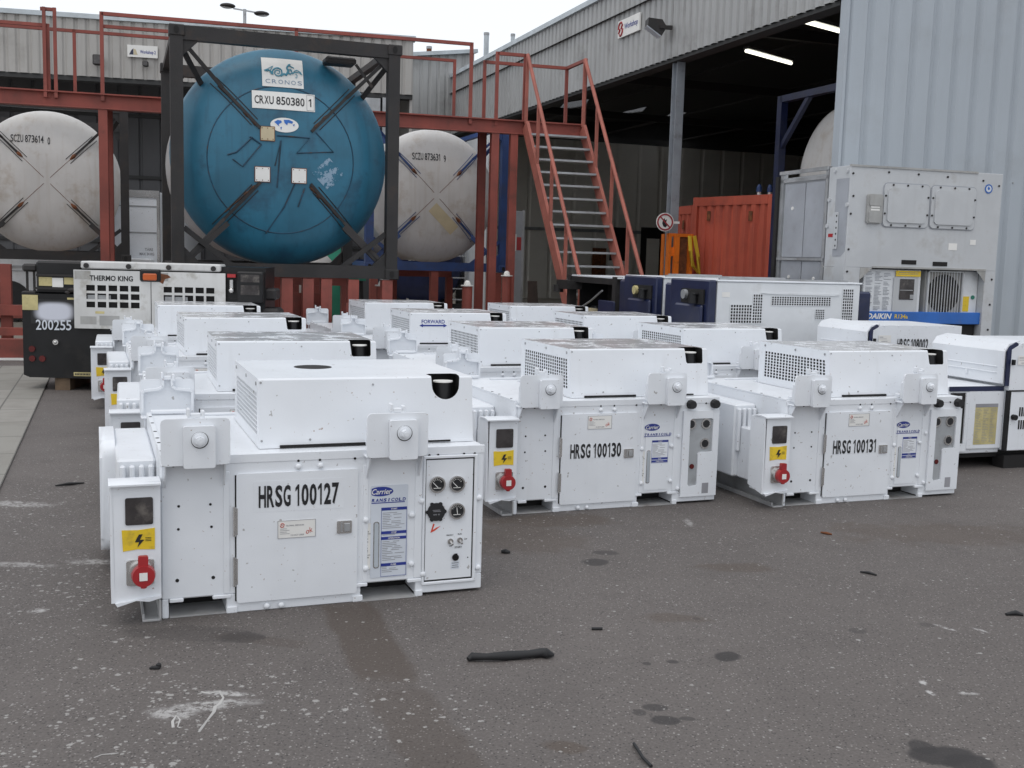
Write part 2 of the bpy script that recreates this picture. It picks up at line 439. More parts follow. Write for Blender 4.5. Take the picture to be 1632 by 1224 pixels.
# asphalt: aggregate, worn patches, oil spots, paint spatter, all laid in ground metres
def asphalt():
    mt, t, b = nodes('worn_asphalt')
    tc = N(t, 'ShaderNodeTexCoord'); P = tc.outputs['Object']
    big = noise(t, P, .35, 4); mid = noise(t, P, 2.2, 5, .6); fine = noise(t, P, 95, 3, .7)
    c = mixc(t, ramp(t, big, .3, .7), (.094, .082, .077), (.120, .105, .098))
    c = mixc(t, mathn(t, 'MULTIPLY', ramp(t, mid, .45, .75), .45), c, (.076, .067, .064))
    c = mixc(t, mathn(t, 'MULTIPLY', ramp(t, fine, .35, .75), .55), c, (.185, .170, .160))
    vo = N(t, 'ShaderNodeTexVoronoi', i_Scale=105.); t.links.new(P, vo.inputs['Vector'])
    sepc = N(t, 'ShaderNodeSeparateColor'); t.links.new(vo.outputs['Color'], sepc.inputs[0])
    grit = mathn(t, 'MULTIPLY', mathn(t, 'LESS_THAN', vo.outputs['Distance'], .34), mathn(t, 'GREATER_THAN', sepc.outputs[0], .80))
    c = mixc(t, mathn(t, 'MULTIPLY', grit, .8), c, (.29, .27, .255))
    dark = mathn(t, 'MULTIPLY', mathn(t, 'LESS_THAN', vo.outputs['Distance'], .38), mathn(t, 'LESS_THAN', sepc.outputs[1], .22))
    c = mixc(t, mathn(t, 'MULTIPLY', dark, .7), c, (.030, .028, .028))
    wob = N(t, 'ShaderNodeTexNoise', i_Scale=7., i_Detail=4.); t.links.new(P, wob.inputs['Vector'])
    wsub = N(t, 'ShaderNodeVectorMath', operation='SUBTRACT', i_1=(.5, .5, .5)); t.links.new(wob.outputs['Color'], wsub.inputs[0])
    def spot(cx, cy, rx, ry, rot=0, wobble=.35, soft=.45, pw=2.):
        mp = N(t, 'ShaderNodeMapping', vector_type='TEXTURE', i_Location=(cx, cy, 0), i_Rotation=(0, 0, rot), i_Scale=(rx, ry, 1))
        t.links.new(P, mp.inputs[0])
        sc = N(t, 'ShaderNodeVectorMath', operation='SCALE', i_Scale=wobble * 4); t.links.new(wsub.outputs[0], sc.inputs[0])
        ad = N(t, 'ShaderNodeVectorMath', operation='ADD'); t.links.new(mp.outputs[0], ad.inputs[0]); t.links.new(sc.outputs[0], ad.inputs[1])
        sx = N(t, 'ShaderNodeSeparateXYZ'); t.links.new(ad.outputs[0], sx.inputs[0])
        l = mathn(t, 'POWER', mathn(t, 'ADD', mathn(t, 'POWER', mathn(t, 'ABSOLUTE', sx.outputs[0]), pw), mathn(t, 'POWER', mathn(t, 'ABSOLUTE', sx.outputs[1]), pw)), 1 / pw)
        return ramp(t, l, 1.0, 1.0 - soft)
    def add(msk, col, amt):
        nonlocal c
        c = mixc(t, mathn(t, 'MULTIPLY', msk, amt), c, col)
    # brown drag marks and rusty patches
    for (px, py, rx, ry, rot, a) in ((830, 860, .45, .35, 0, .35), (1180, 905, .25, .10, 0, .40), (1075, 985, .18, .07, 0, .4), (900, 1190, .08, .05, 0, .5), (880, 830, .5, .18, .2, .45), (1500, 850, .8, .3, .1, .35)):
        g = gz(px, py); add(spot(g.x, g.y, rx, ry, rot), (.075, .052, .036), a)
    def drag(a, b, wid, amt):
        ga, gb = gz(*a), gz(*b); d = gb - ga
        add(spot((ga.x + gb.x) / 2, (ga.y + gb.y) / 2, wid, d.length / 2, math.atan2(-d.x, d.y), .14, .30, 7.), (.072, .054, .042), amt)
    drag((548, 955), (628, 1100), .13, .62); drag((618, 1085), (735, 1260), .13, .40); drag((330, 1010), (500, 1030), .05, .3)
    # oil
    for (px, py, rx, ry, a) in ((950, 896, .085, .075, .75), (965, 881, .08, .05, .6), (1160, 1047, .062, .06, .85), (1030, 1058, .02, .02, .7), (1073, 1055, .025, .02, .7),
                                (1046, 1128, .05, .035, .7), (1062, 1148, .06, .04, .8), (1020, 1136, .03, .03, .6), (1095, 1145, .03, .02, .6), (1110, 986, .02, .02, .5), (1368, 1006, .05, .04, .45),
                                (1500, 1205, .11, .085, .9), (1545, 1218, .10, .07, .9), (1470, 1190, .05, .06, .8), (1480, 996, .04, .03, .4), (385, 1015, .1, .07, .45), (310, 1010, .3, .1, .3)):
        g = gz(px, py); add(spot(g.x, g.y, rx, ry, 0, .25, .3), (.034, .031, .031), a)
    # white paint spatter, dense at the left and bottom left
    dens = None
    for (px, py, rx, ry, k) in ((300, 1120, .75, .42, .95), (120, 940, .8, .9, .5), (160, 1200, .8, .4, .7), (600, 1130, .7, .4, .45), (70, 800, .6, 1.6, .4), (860, 840, .7, .5, .25)):
        g = gz(px, py); q = mathn(t, 'MULTIPLY', spot(g.x, g.y, rx, ry, 0, .3, .9), k)
        dens = q if dens is None else mathn(t, 'MAXIMUM', dens, q)
    for sc_, off, szm, base, amt in ((62., 0., .46, .05, .8), (34., 7.3, .42, .012, .85)):
        mp_ = N(t, 'ShaderNodeMapping', i_Location=(off, off, off), i_Rotation=(0, 0, off)); t.links.new(P, mp_.inputs[0])
        v2 = N(t, 'ShaderNodeTexVoronoi', i_Scale=sc_); t.links.new(mp_.outputs[0], v2.inputs['Vector'])
        s2 = N(t, 'ShaderNodeSeparateColor'); t.links.new(v2.outputs['Color'], s2.inputs[0])
        size = mathn(t, 'MULTIPLY', mathn(t, 'POWER', s2.outputs[1], 1.5), szm)
        rag = mathn(t, 'MULTIPLY', mathn(t, 'SUBTRACT', noise(t, P, sc_ * 2.2, 4, .8), .5), 1.1)
        blob = mathn(t, 'LESS_THAN', mathn(t, 'ADD', v2.outputs['Distance'], rag), size)
        add(mathn(t, 'MULTIPLY', blob, mathn(t, 'LESS_THAN', s2.outputs[2], mathn(t, 'ADD', mathn(t, 'MULTIPLY', dens, .27), base * .45))), (.34, .33, .315), amt)
    # scraped white scuffs
    st = noise(t, P, 26, 5, .75)
    for (px, py, rx, ry, rot, a) in ((175, 895, .22, .07, .05, .7), (30, 900, .2, .05, 0, .5), (60, 973, .05, .04, 0, .8), (330, 1125, .2, .05, .3, .7), (275, 1138, .09, .05, 0, .7), (20, 803, .3, .08, 0, .6),
                                     (355, 1105, .13, .03, -.1, .8), (1505, 1000, .055, .016, -.9, 1.), (1560, 1004, .05, .014, -.9, .9), (1470, 1088, .02, .03, 0, .9), (1485, 1105, .015, .03, .3, .9), (1545, 1105, .05, .02, 0, .6), (1097, 832, .03, .12, 0, .5)):
        g = gz(px, py); add(mathn(t, 'MULTIPLY', spot(g.x, g.y, rx, ry, rot, .3, .6), ramp(t, st, .40, .56)), (.46, .45, .44), a)
    t.links.new(c, b.inputs['Base Color'])
    t.links.new(mixc(t, mid, (.62,) * 3, (.9,) * 3), b.inputs['Roughness'])
    b.inputs['Specular IOR Level'].default_value = .35
    bn = N(t, 'ShaderNodeBump', i_Strength=.5, i_Distance=.006)
    t.links.new(mathn(t, 'ADD', fine, mathn(t, 'MULTIPLY', grit, .4)), bn.inputs['Height']); t.links.new(bn.outputs[0], b.inputs['Normal'])
    return mt
def paving():
    mt, t, b = nodes('concrete_paving')
    tc = N(t, 'ShaderNodeTexCoord'); P = tc.outputs['Object']
    br = N(t, 'ShaderNodeTexBrick', i_Scale=1., offset=.0)
    br.inputs['Color1'].default_value = (.235, .225, .20, 1); br.inputs['Color2'].default_value = (.27, .255, .23, 1); br.inputs['Mortar'].default_value = (.07, .065, .06, 1)
    br.inputs['Mortar Size'].default_value = .008; br.inputs['Brick Width'].default_value = .75; br.inputs['Row Height'].default_value = .30
    t.links.new(P, br.inputs['Vector'])
    c = mixc(t, mathn(t, 'MULTIPLY', ramp(t, noise(t, P, 3, 5), .4, .7), .5), br.outputs['Color'], (.17, .155, .135))
    c = mixc(t, mathn(t, 'MULTIPLY', noise(t, P, 80, 2), .3), c, (.33, .32, .30))
    t.links.new(c, b.inputs['Base Color']); b.inputs['Roughness'].default_value = .85
    return mt
M['asphalt'] = asphalt(); M['paving'] = paving()
M['floor'] = mat('beige_concrete_floor', (.26, .235, .20), .8, var=.12, vs=.5, dirt=(.16, .14, .12), dirt_amt=.5, ds=.4)

# ------------------------------------------------------------------ setting: ground
g = MB(); g.faces([(-400, -60, 0), (400, -60, 0), (400, 700, 0), (-400, 700, 0)], [(0, 1, 2, 3)])
tag(g.build('ground', M['asphalt']), kind='structure')
# concrete strip at the left, running along the rows
pv = Pose(*gz(77, 608).xy, math.atan2(gz(77, 608).y - gz(18, 740).y, gz(77, 608).x - gz(18, 740).x))
g = MB(); g.box(-14, 1.6, 0, .62, -.05, .012); g.box(-14, 1.6, .63, 9, -.05, .012)
o = g.build('pavement', M['paving']); o.location = (pv.x, pv.y, 0); o.rotation_euler = (0, 0, pv.t); tag(o, kind='structure')
g = MB()
fl = [(-30, 13.0), (-5.3, 14.1), (0.2, 16.2), (3.4, 17.6), (6, 13.5), (24, 20), (24, 70), (-60, 70)]
g.flat(fl, .006, 'xy')
tag(g.build('concrete_floor', M['floor']), kind='structure')

# ------------------------------------------------------------------ white undermount generator sets
GW, GH, GD = 1.377, .666, 1.22
def hood_meshes(round_cut):
    x0, x1, y0, y1, z0, z1 = .403, 1.36, .11, .93, .668, .962
    if round_cut:
        cx, r, zb = 1.234, .064, .858
        cut = [(cx + .066, z1), (cx + .064, zb + r)] + [(cx + r * math.cos(R(-a)), zb + r - r * math.sin(R(a))) for a in range(15, 166, 15)] + [(cx - .064, zb + r), (cx - .066, z1)]
    else:
        cut = [(1.325, z1), (1.325, .878), (1.318, .868), (1.214, .868), (1.206, .876), (1.196, z1)]
    a, bb = cut[-1][0], cut[0][0]; dep = .11
    mb = MB()
    bv = .008
    # front sheet with the notch; top sheet with the notch running back
    front = [(x0, z0), (x1, z0), (x1, z1 - bv), (bb, z1 - bv)] + [c for c in cut if c[1] < z1 - bv] + [(a, z1 - bv), (x0, z1 - bv)]
    mb.flat(front, y0, 'xz')
    top = [(x0, y0 + bv), (a, y0 + bv), (a, y0 + dep - .02), (a + .02, y0 + dep), (bb - .01, y0 + dep), (bb + .012, y0 + dep - .02), (bb, y0 + bv), (x1 - bv, y0 + bv), (x1 - bv, y1), (x0, y1)]
    mb.flat(top, z1, 'xy')
    mb.faces([(x0, y0, z1 - bv), (a, y0, z1 - bv), (a, y0 + bv, z1), (x0, y0 + bv, z1)], [(0, 1, 2, 3)])
    mb.faces([(bb, y0, z1 - bv), (x1 - bv, y0, z1 - bv), (x1 - bv, y0 + bv, z1), (bb, y0 + bv, z1)], [(0, 1, 2, 3)])
    mb.faces([(x1, y0, z0), (x1, y1, z0), (x1, y1, z1 - bv), (x1, y0, z1 - bv)], [(0, 1, 2, 3)])
    mb.faces([(x1, y0, z1 - bv), (x1, y1, z1 - bv), (x1 - bv, y1, z1), (x1 - bv, y0 + bv, z1)], [(0, 1, 2, 3)])
    mb.faces([(x1, y0, z1 - bv), (x1 - bv, y0 + bv, z1), (x1 - bv, y0, z1 - bv)], [(0, 1, 2)])
    mb.faces([(x0, y1, z0), (x1, y1, z0), (x1, y1, z1), (x0, y1, z1)], [(0, 1, 2, 3)])
    # left side sheet round the grille
    gy0, gy1, gz0, gz1 = .145, .875, .705, .912
    mb.faces([(x0, y0, z0), (x0, y1, z0), (x0, y1, z1), (x0, y0, z1), (x0, gy0, gz0), (x0, gy1, gz0), (x0, gy1, gz1), (x0, gy0, gz1)],
             [(0, 1, 5, 4), (1, 2, 6, 5), (2, 3, 7, 6), (3, 0, 4, 7)])
    # folded lip along the foot
    mb.box(x0 + .002, x1, y0 - .004, y0, z0, z0 + .012)
    gr = MB().perf((x0, gy1, gz0), (0, -1, 0), (0, 0, 1), gy1 - gy0, gz1 - gz0, 20, 9, .68, .74, .012, .003)
    core = MB(); core.box(x0 + .03, x0 + .07, y0 + .06, y1 - .01, z0 + .005, z1 - .02)
    rec = MB(); e = .003
    zb = min(c[1] for c in cut) - .005
    rec.faces([(a - .02, y0 + e, zb), (bb + .02, y0 + e, zb), (bb + .02, y0 + .16, zb), (a - .02, y0 + .16, zb),
               (a - .02, y0 + e, z1 - e), (bb + .02, y0 + e, z1 - e), (bb + .02, y0 + .16, z1 - e), (a - .02, y0 + .16, z1 - e)],
              [(0, 1, 2, 3), (1, 2, 6, 5), (2, 3, 7, 6), (3, 0, 4, 7)])
    px, pz = (a + bb) / 2 + .01, z1 - .028
    pipe = MB(); pipe.cyl((px, y0 + .075, zb), (px, y0 + .075, pz - .004), .042, 20)
    pipe.box(a - .01, a + .02, y0 + .05, y0 + .08, zb + .01, zb + .05)
    ring = MB(); ring.cyl((px, y0 + .075, pz - .006), (px, y0 + .075, pz), .046, 24)
    scr = MB()
    for yy in (.16, .5, .86):
        scr.cyl((x0 - .004, yy, .937), (x0 + .001, yy, .937), .008, 8)
    for xx, zz in ((x0 + .012, .70), (x0 + .012, .945), (.62, .70), (.9, .93)):
        scr.cyl((xx, y0 - .003, zz), (xx, y0 + .001, zz), .005, 8)
    return mb, gr, core, rec, pipe, ring, scr

def bracket(xc, inner_x, rear):
    """lifting / hanging bracket: broad plate, doubler with bolt, gussets below, stiffening frame inside"""
    f = (lambda v: Vector((v.x, GD - v.y, v.z))) if rear else None
    p = MB(); p.rrect(xc - .133, xc + .133, .645, .833, -.078, -.066, .02)
    p.box(xc - .131, xc + .131, -.066, .012, .641, .650, .003)
    for sx in (-.118, .112):
        p.prism([(-.066, .642), (.001, .642), (.001, .545), (-.008, .545)], xc + sx, xc + sx + .007, 'yz')
    # stiffening frame on the inner face
    ou = [(-.122, .668), (-.122, .765), (-.112, .777), (-.04, .785), (-.022, .80), (-.022, .842)]
    for s_ in (-1, 1):
        for q0, q1 in zip(ou, ou[1:]):
            p.bar((xc + s_ * q0[0], -.052, q0[1]), (xc + s_ * q1[0], -.052, q1[1]), .012, .028, (0, 1, 0))
    p.box(xc - .085, xc + .085, .02, .062, .674, .690, .003)
    p.box(xc - .020, xc + .020, -.066, -.04, .832, .852, .003)
    p.box(xc - .032, xc - .020, -.07, -.03, .838, .872, .003); p.box(xc + .022, xc + .036, -.064, -.03, .826, .862, .003)
    d = MB(); d.rrect(xc + inner_x - .061, xc + inner_x + .061, .638, .806, -.106, -.079, .008)
    bl = MB(); bx = xc + inner_x
    rg = MB(); rg.cyl((bx + .001, -.1055, .751), (bx + .001, -.1075, .751), .0335, 28)
    bl.cyl((bx, -.106, .753), (bx, -.111, .753), .031, 28); bl.cyl((bx, -.111, .753), (bx, -.118, .753), .0235, 24)
    bl.cyl((bx, -.116, .752), (bx, -.140, .752), .0185, 6); bl.cyl((bx, -.140, .752), (bx, -.144, .752), .010, 12)
    return p, d, bl, f, rg

def decal_parts(root, full):
    z0 = .10
    dm = MB(); dm.rrect(.862, 1.026, z0, .508, -.0035, -.0015, .004)
    dec = dm.build('instruction_decal', M['decal'] if full else M['white_clean'], root)
    lg = MB()
    if full:      # cut off at its left edge, as stuck
        e = [(max(x, .8635), z) for x, z in ell(.905, .482, .055, .021)]
    else:
        e = ell(.905, .492, .052, .022)
    lg.flat(e, -.0045)
    zt = .444 if full else .447
    x0, x1 = (.864, 1.022) if full else (.852, 1.045)
    lg.box(x0, x1 - .01, -.0045, -.0036, zt - .014, zt - .010)
    bars = (.405, .300, .275, .157) if full else (.405, .297, .280)
    for i, zz in enumerate(bars):
        lg.box(.908, 1.022, -.0045, -.0036, zz - .008, zz + .005)
    bot = .103 if full else .268
    for xx in (.908, 1.021): lg.box(xx, xx + .0015, -.0045, -.0036, bot, .41)
    lg.box(.908, 1.022, -.0045, -.0036, bot, bot + .0015)
    wd = 'TRANSICOLD'[(1 if full else 0):]; st_ = (x1 - x0 - .004) / len(wd)
    for i, ch in enumerate(wd):
        lg.text(ch, (x0 + st_ * (i + .5), -.0047, zt), st_ * (.26 if ch == 'I' else .80), .0150, bold=.035, u=(1, 0, 0), v=(.18, 0, 1))
    lg.build('logo', M['blue_ink'], dec)
    lt = MB(); lt.text('Carrier'[(0 if not full else 0):], (.909 if full else .905, -.006, .482 if full else .492), .088, .024, bold=.012, shear=.3)
    for zz, s_ in zip(bars, ('START', 'STOP', 'OPERATION', 'FUSES')):
        lt.text(s_, (.965, -.006, zz - .0015), None, .007, bold=.02)
    lt.build('white_lettering', M['paper'], dec)
    tx = MB(); rnd = random.Random(3)
    zz = .385
    while zz > bot + .012:
        if not any(-.012 < zz - q < .012 for q in bars):
            n = rnd.choice((1, 1, 2))
            xs = .914
            for k in range(n):
                L = rnd.uniform(.02, .095 / n); tx.box(xs, xs + L, -.0045, -.0036, zz, zz + .0022); xs += L + rnd.uniform(.008, .02)
        zz -= .0075
    tx.build('fine_print', M['greyink'], dec)
    # sight glass and its scale
    sg = MB(); sg.rrect(.878, .896, .148, .345, -.008, -.0036, .008); sg.build('sight_glass', M['sight'], root, 30)
    rim = MB(); rim.rrect(.874, .900, .143, .350, -.0052, -.0022, .01); rim.build('sight_frame', M['chrome'], root, 30)
    sc = MB(); sc.box(.832, .862, -.0022, -.0012, .14, .345)
    sc.build('level_scale', M['paper'], root)
    sl = MB(); sl.box(.832, .866, -.0034, -.0024, .297, .299); sl.box(.832, .866, -.0034, -.0024, .203, .205); sl.text('MAX', (.847, -.0034, .308), .016, bold=.02); sl.text('MIN', (.847, -.0034, .193), .016, bold=.02)
    for i, ch in enumerate('COOLANT'): sl.text(ch, (.847, -.0034, .288 - i * .0128), None, .008, bold=.02)
    sl.build('scale_marks', M['ink'], root)

def make_genset(full):
    root = empty('generator_set', Pose(0, 0, 0), 'x', 'generator')
    b = MB()
    b.box(0, GW, 0, GD, .078, GH, .006)
    for x0, x1 in ((.0, .028), (.255, .822), (1.066, GW)):
        b.box(x0 + .001, x1 - .001, .001, GD - .001, .012 if x0 > .3 else 0, .08, .003)
    for x0, x1 in ((.030, .085), (.200, .275), (.800, .850), (1.03, 1.095)):          # weld tabs at the pocket corners
        b.box(x0, x1, -.007, .02, .066, .082, .003)
    for x0, x1 in ((.255, .300), (.785, .830), (1.066, 1.10)):
        b.box(x0, x1, -.006, .02, .0, .028, .003)
    # raised frame strips of the front
    b.box(.244, .270, -.004, .01, .085, .60, .002); b.box(.828, .850, -.004, .01, .085, .60, .002)
    b.box(1.058, 1.092, -.004, .01, .085, .60, .002)
    b.box(.0, GW, -.003, .01, .632, GH + .003, .002)
    # lid seams and bolted side flange on top
    b.box(.0, .022, .02, GD - .02, GH - .002, GH + .010, .002)
    b.box(.403, 1.30, .955, .985, GH - .001, GH + .014, .003); b.box(.25, 1.36, 1.10, 1.13, GH - .001, GH + .012, .003)
    b.build('body', M['white'], root, 25)
    sb = MB()
    for zz in (.642,): 
        for xx in (.05, .12, .19, .55, .64, .79, .86, .96, 1.12, 1.16, 1.28, 1.33): sb.cyl((xx, -.002, zz - .01), (xx, -.0045, zz - .01), .0055, 8)
    for xx, zz in ((.069, .465), (.193, .466), (.067, .37), (.197, .372), (.061, .157), (.203, .158)):
        sb.cyl((xx, .001, zz), (xx, -.0015, zz), .0075 if zz < .2 else .0055, 10)
    for yy in (.1, .3, .42, .6, .85, 1.05): sb.cyl((.011, yy, GH + .008), (.011, yy, GH + .0115), .008, 8)
    sb.build_each('bolt_hole', M['void'], root)
    wb = MB()
    for xx, zz in ((.55, .608), (.642, .608), (.42, .018), (.48, .017), (.84, .36), (1.045, .37), (.842, .145), (1.046, .15), (1.09, .43), (1.10, .10), (1.355, .43), (1.358, .11)):
        wb.ball((xx, -.006, zz), .013, 1, .7, 1, 8)
    wb.build_each('rivet', M['white_clean'], root, True)
    # door
    d = MB(); d.rrect(.296, .802, .043, .588, -.011, .001, .012)
    door = d.build('door', M['white_clean'], root, 25)
    gp_ = MB(); gp_.box(.2905, .2965, -.003, .0005, .05, .582); gp_.build('door_gap', M['void'], root)
    for zz in (.39, .178):
        h = MB(); h.cyl((.287, -.012, zz - .062), (.287, -.012, zz + .062), .0065, 10); h.box(.283, .300, -.0135, -.009, zz - .055, zz + .055)
        h.build('hinge', M['chrome'], door, True)
    l = MB(); l.rrect(.712, .776, .312, .366, -.018, -.009, .004); l.build('latch', M['chrome'], door)
    l2 = MB(); l2.box(.728, .735, -.0195, -.0175, .318, .360); l2.box(.742, .768, -.023, -.018, .320, .356, .003)
    l2.build('latch_handle', M['steel'], door)
    zs = (.306, .382) if full else (.495, .575)
    st = MB(); st.box(.463, .622, -.0125, -.0112, *zs); s_ = st.build('inspection_sticker', M['paper'], door)
    si = MB()
    for q in ((.463, .622, zs[0], zs[0] + .0018), (.463, .622, zs[1] - .0018, zs[1]), (.463, .465, zs[0], zs[1]), (.620, .622, zs[0], zs[1])): si.box(q[0], q[1], -.0135, -.0127, q[2], q[3])
    si.text('GLOBAL SERVICES', (.535, -.0137, zs[1] - .022), .075, .006, bold=.02); si.text('15 OCT 2009', (.545, -.0137, zs[0] + .012), .055, .007, bold=.02)
    for k in range(4): si.box(.472, .472 + .03 + .01 * (k % 2), -.0135, -.0127, zs[1] - .036 - k * .007, zs[1] - .0345 - k * .007)
    si.build('sticker_print', M['greyink'], s_)
    so_ = MB()
    for k in range(2):
        a0 = math.pi * k
        so_.tube([(.482 + .0085 * math.cos(a0 + a), -.0137, zs[1] - .02 + .0085 * math.sin(a0 + a)) for a in (0, .6, 1.2, 1.8, 2.4)] + [(.482 - .004 * math.cos(a0 + 1), -.0137, zs[1] - .02)], .0016, 5)
    so_.text('ok', (.594, -.0137, zs[0] + .028), .03, .022, shear=.3, u=(1, 0, .35), v=(-.35, 0, 1))
    so_.build('sticker_stamp', M['red_ink'], s_)
    decal_parts(root, full)
    # hood
    mb, gr, core, rec, pipe, ring, scr = hood_meshes(full)
    hood = mb.build('hood', M['white_clean'] if full else M['white_top'], root, 30, fn=lean)
    gr.build('grille', M['white_clean'], hood, fn=lean); core.build('radiator_core', M['void'], hood)
    rec.build('exhaust_recess', M['void'], hood, fn=lean); pipe.build('exhaust_pipe', M['blackpaint'], hood, True, fn=lean); ring.build('exhaust_rim', M['paper'], hood, True, fn=lean)
    scr.build_each('screw', M['steel'], hood, fn=lean)
    if full:
        to = MB(); to.cyl((.72, .59, .960), (.72, .59, .9632), .088, 40); to.build('top_opening', M['void'], hood)
    gap = MB(); gap.box(.49, .86 if full else .84, .100, .109, .6695, .681); gap.box(1.06, 1.25, .102, .109, .671, .679); gap.build_each('hood_seam', M['void'], hood)
    # brackets
    for xc, ix, rear in ((.131, .012, 0), (.957, .020, 0), (.105, .0, 1), (.957, .0, 1)):
        p, dd, bl, f, rg = bracket(xc, ix + (0 if full or rear else .03), rear)
        br = p.build('mounting_bracket', M['white_clean'], root, 25, fn=f)
        rg.build('bolt_gap', M['blackpaint'] if not rear else M['white_clean'], br, 30, fn=f); dd.build('doubler_plate', M['white_clean'], br, 25, fn=f); bl.build('bolt', M['white_clean'], br, 30, fn=f)
    # left side: ribbed alternator cover, rounded shroud, socket box, skid rail
    rb = MB(); rb.box(-.158, -.001, .335, 1.19, .13, .602, .010)
    for k in range(4): rb.box(-.146 + k * .038, -.124 + k * .038, .306, .337, .30, .578, .006)
    rb.box(-.12, -.001, .10, .335, .13, .46, .006)
    rb.build('ribbed_cover', M['white'], root, 25)
    sh = MB(); sh.prism(rr_poly(.70, 1.24, .10, .615, .07, 6), -.225, -.158, 'yz')
    bmesh.ops.bevel(sh.bm, geom=[e for e in sh.bm.edges if abs(e.verts[0].co.x - e.verts[1].co.x) < 1e-5 and e.verts[0].co.x < -.22], offset=.03, segments=4, profile=.5, affect='EDGES')
    if full: sh.build('side_shroud', M['white_clean'], root, 40)
    else: sh.bm.free()
    sk = MB(); sk.box(-.075, -.002, -.02, GD, .0, .010, .002); sk.box(-.012, -.002, -.02, GD, .0, .085, .002); sk.box(-.075, -.067, .0, GD, .01, .028)
    sk.build('skid_rail', M['skid'], root)
    bp = MB(); bp.box(.03, .254, .0, .16, .001, .007); bp.box(.823, 1.065, -.012, .16, .001, .007); bp.build_each('pocket_floor', M['skid'], root)
    bp = MB(); bp.box(.029, .254, .16, .18, .001, .078); bp.box(.823, 1.065, .16, .18, .001, .078); bp.build_each('pocket_light_block', M['void'], root)  # black walls added inside the fork pockets to block light from behind
    so2 = MB()
    so2.prism([(-.178, .102), (-.004, .116), (-.004, .585), (-.186, .578)], -.055, -.045)
    so2.prism([(-.055, .100), (.10, .135), (.10, .57), (-.055, .578)], -.192, -.178, 'yz')
    so2.prism([(-.078, .572), (-.02, .578), (.06, .574), (.06, .580), (-.02, .586), (-.078, .579)], -.197, -.002, 'yz')
    so2.prism([(-.178, .102), (-.17, .088), (-.10, .108), (-.05, .10), (-.004, .112), (-.004, .120)], -.07, -.045)
    so2.box(-.178, -.01, -.02, .10, .11, .12)
    sbx = so2.build('socket_box', M['white_clean'], root, 20)
    mw = MB(); mw.rrect(-.136, -.032, .413, .522, -.060, -.054, .008); mw.build('meter_window', M['glass'], sbx)
    ys = MB(); ys.prism([(-.150, .394), (-.146, .308), (-.092, .314), (-.027, .310), (-.026, .352), (-.026, .397), (-.09, .391)], -.0575, -.0555)
    ysb = ys.build('warning_sticker', M['yellow'], sbx)
    bo = MB(); bo.prism([(-.086, .374), (-.072, .374), (-.083, .352), (-.066, .352), (-.092, .322), (-.086, .343), (-.102, .343)], -.0592, -.058)
    for k in range(3): bo.box(-.062, -.062 + .022, -.059, -.058, .358 - k * .006, .360 - k * .006)
    bo.build('bolt_symbol', M['ink'], ysb)
    pb = MB(); pb.rrect(-.135, -.030, .168, .272, -.064, -.054, .01); pb.cyl((-.08, -.064, .221), (-.08, -.088, .221), .046, 24)
    for xx, zz in ((-.127, .262), (-.038, .264)): pb.cyl((xx, -.064, zz), (xx, -.068, zz), .008, 10)
    pk = pb.build('power_socket', M['chrome'], sbx, 30)
    rd = MB(); rd.cyl((-.072, -.088, .216), (-.072, -.112, .216), .046, 24, .042); rd.rrect(-.092, -.054, .25, .296, -.108, -.085, .006); rd.cyl((-.072, -.1, .168), (-.072, -.1, .18), .012, 8)
    rdo = rd.build('socket_cover', M['red'], pk, 30)
    rl = MB(); rl.box(-.088, -.058, -.1145, -.1125, .20, .232); rl.build('socket_label', M['paper'], rdo)
    # control end
    if full:
        fr = MB()
        x0, x1, z0, z1 = 1.104, 1.330, .062, .616
        for q in ((1.094, x0, .05, .628), (x1, 1.345, .05, .628)): fr.box(q[0], q[1], -.010, .001, q[2], q[3], .003)
        fr.box(1.094, 1.345, -.0095, .001, z1, .63, .003); fr.box(1.094, 1.345, -.0095, .001, .048, z0, .003)
        fr.build('panel_frame', M['white_clean'], root)
        cpn = MB(); cpn.box(x0 + .004, x1 - .006, -.004, .0005, z0 + .008, z1 - .006)
        cpo = cpn.build('control_panel', M['white_clean'], root)
        sm = MB(); sm.box(x0, x1, -.0015, .0005, z0, z1); sm.build('panel_shadow_gap', M['void'], root)
        for gx, gz_, kind in ((1.157, .501, 0), (1.248, .499, 0), (1.155, .378, 1), (1.250, .377, 0)):
            ga = MB()
            if kind:
                ga.cyl((gx, -.004, gz_), (gx, -.013, gz_), .040, 28)
                for k in range(6): a = k * math.pi / 3; ga.cyl((gx + .039 * math.cos(a), -.004, gz_ + .039 * math.sin(a)), (gx + .039 * math.cos(a), -.011, gz_ + .039 * math.sin(a)), .009, 8)
                go = ga.build('hour_meter', M['ink'], cpo, 30)
                q = MB(); q.box(gx - .018, gx + .016, -.0142, -.0132, gz_ + .008, gz_ + .010); q.box(gx - .015, gx + .02, -.0142, -.0132, gz_ + .002, gz_ + .004); q.text('00 0', (gx, -.0142, gz_ - .011), .03, .006, bold=.02)
                q.build('gauge_marks', M['greyink'], go)
            else:
                for k in range(24):
                    a0, a1 = 2 * math.pi * k / 24, 2 * math.pi * (k + 1) / 24
                    ga.bar((gx + .033 * math.cos(a0), -.011, gz_ + .033 * math.sin(a0)), (gx + .033 * math.cos(a1), -.011, gz_ + .033 * math.sin(a1)), .007, .014, (0, 1, 0))
                go = ga.build('gauge', M['chrome'], cpo, 60)
                q = MB(); q.cyl((gx, -.004, gz_), (gx, -.0075, gz_), .031, 28); q.build('gauge_dial', M['ink'], go)
                q = MB()
                for k in range(7):
                    a = R(30 + 20 * k); q.bar((gx + .019 * math.cos(a), -.0083, gz_ + .019 * math.sin(a)), (gx + .026 * math.cos(a), -.0083, gz_ + .026 * math.sin(a)), .0025, .001, (0, 1, 0))
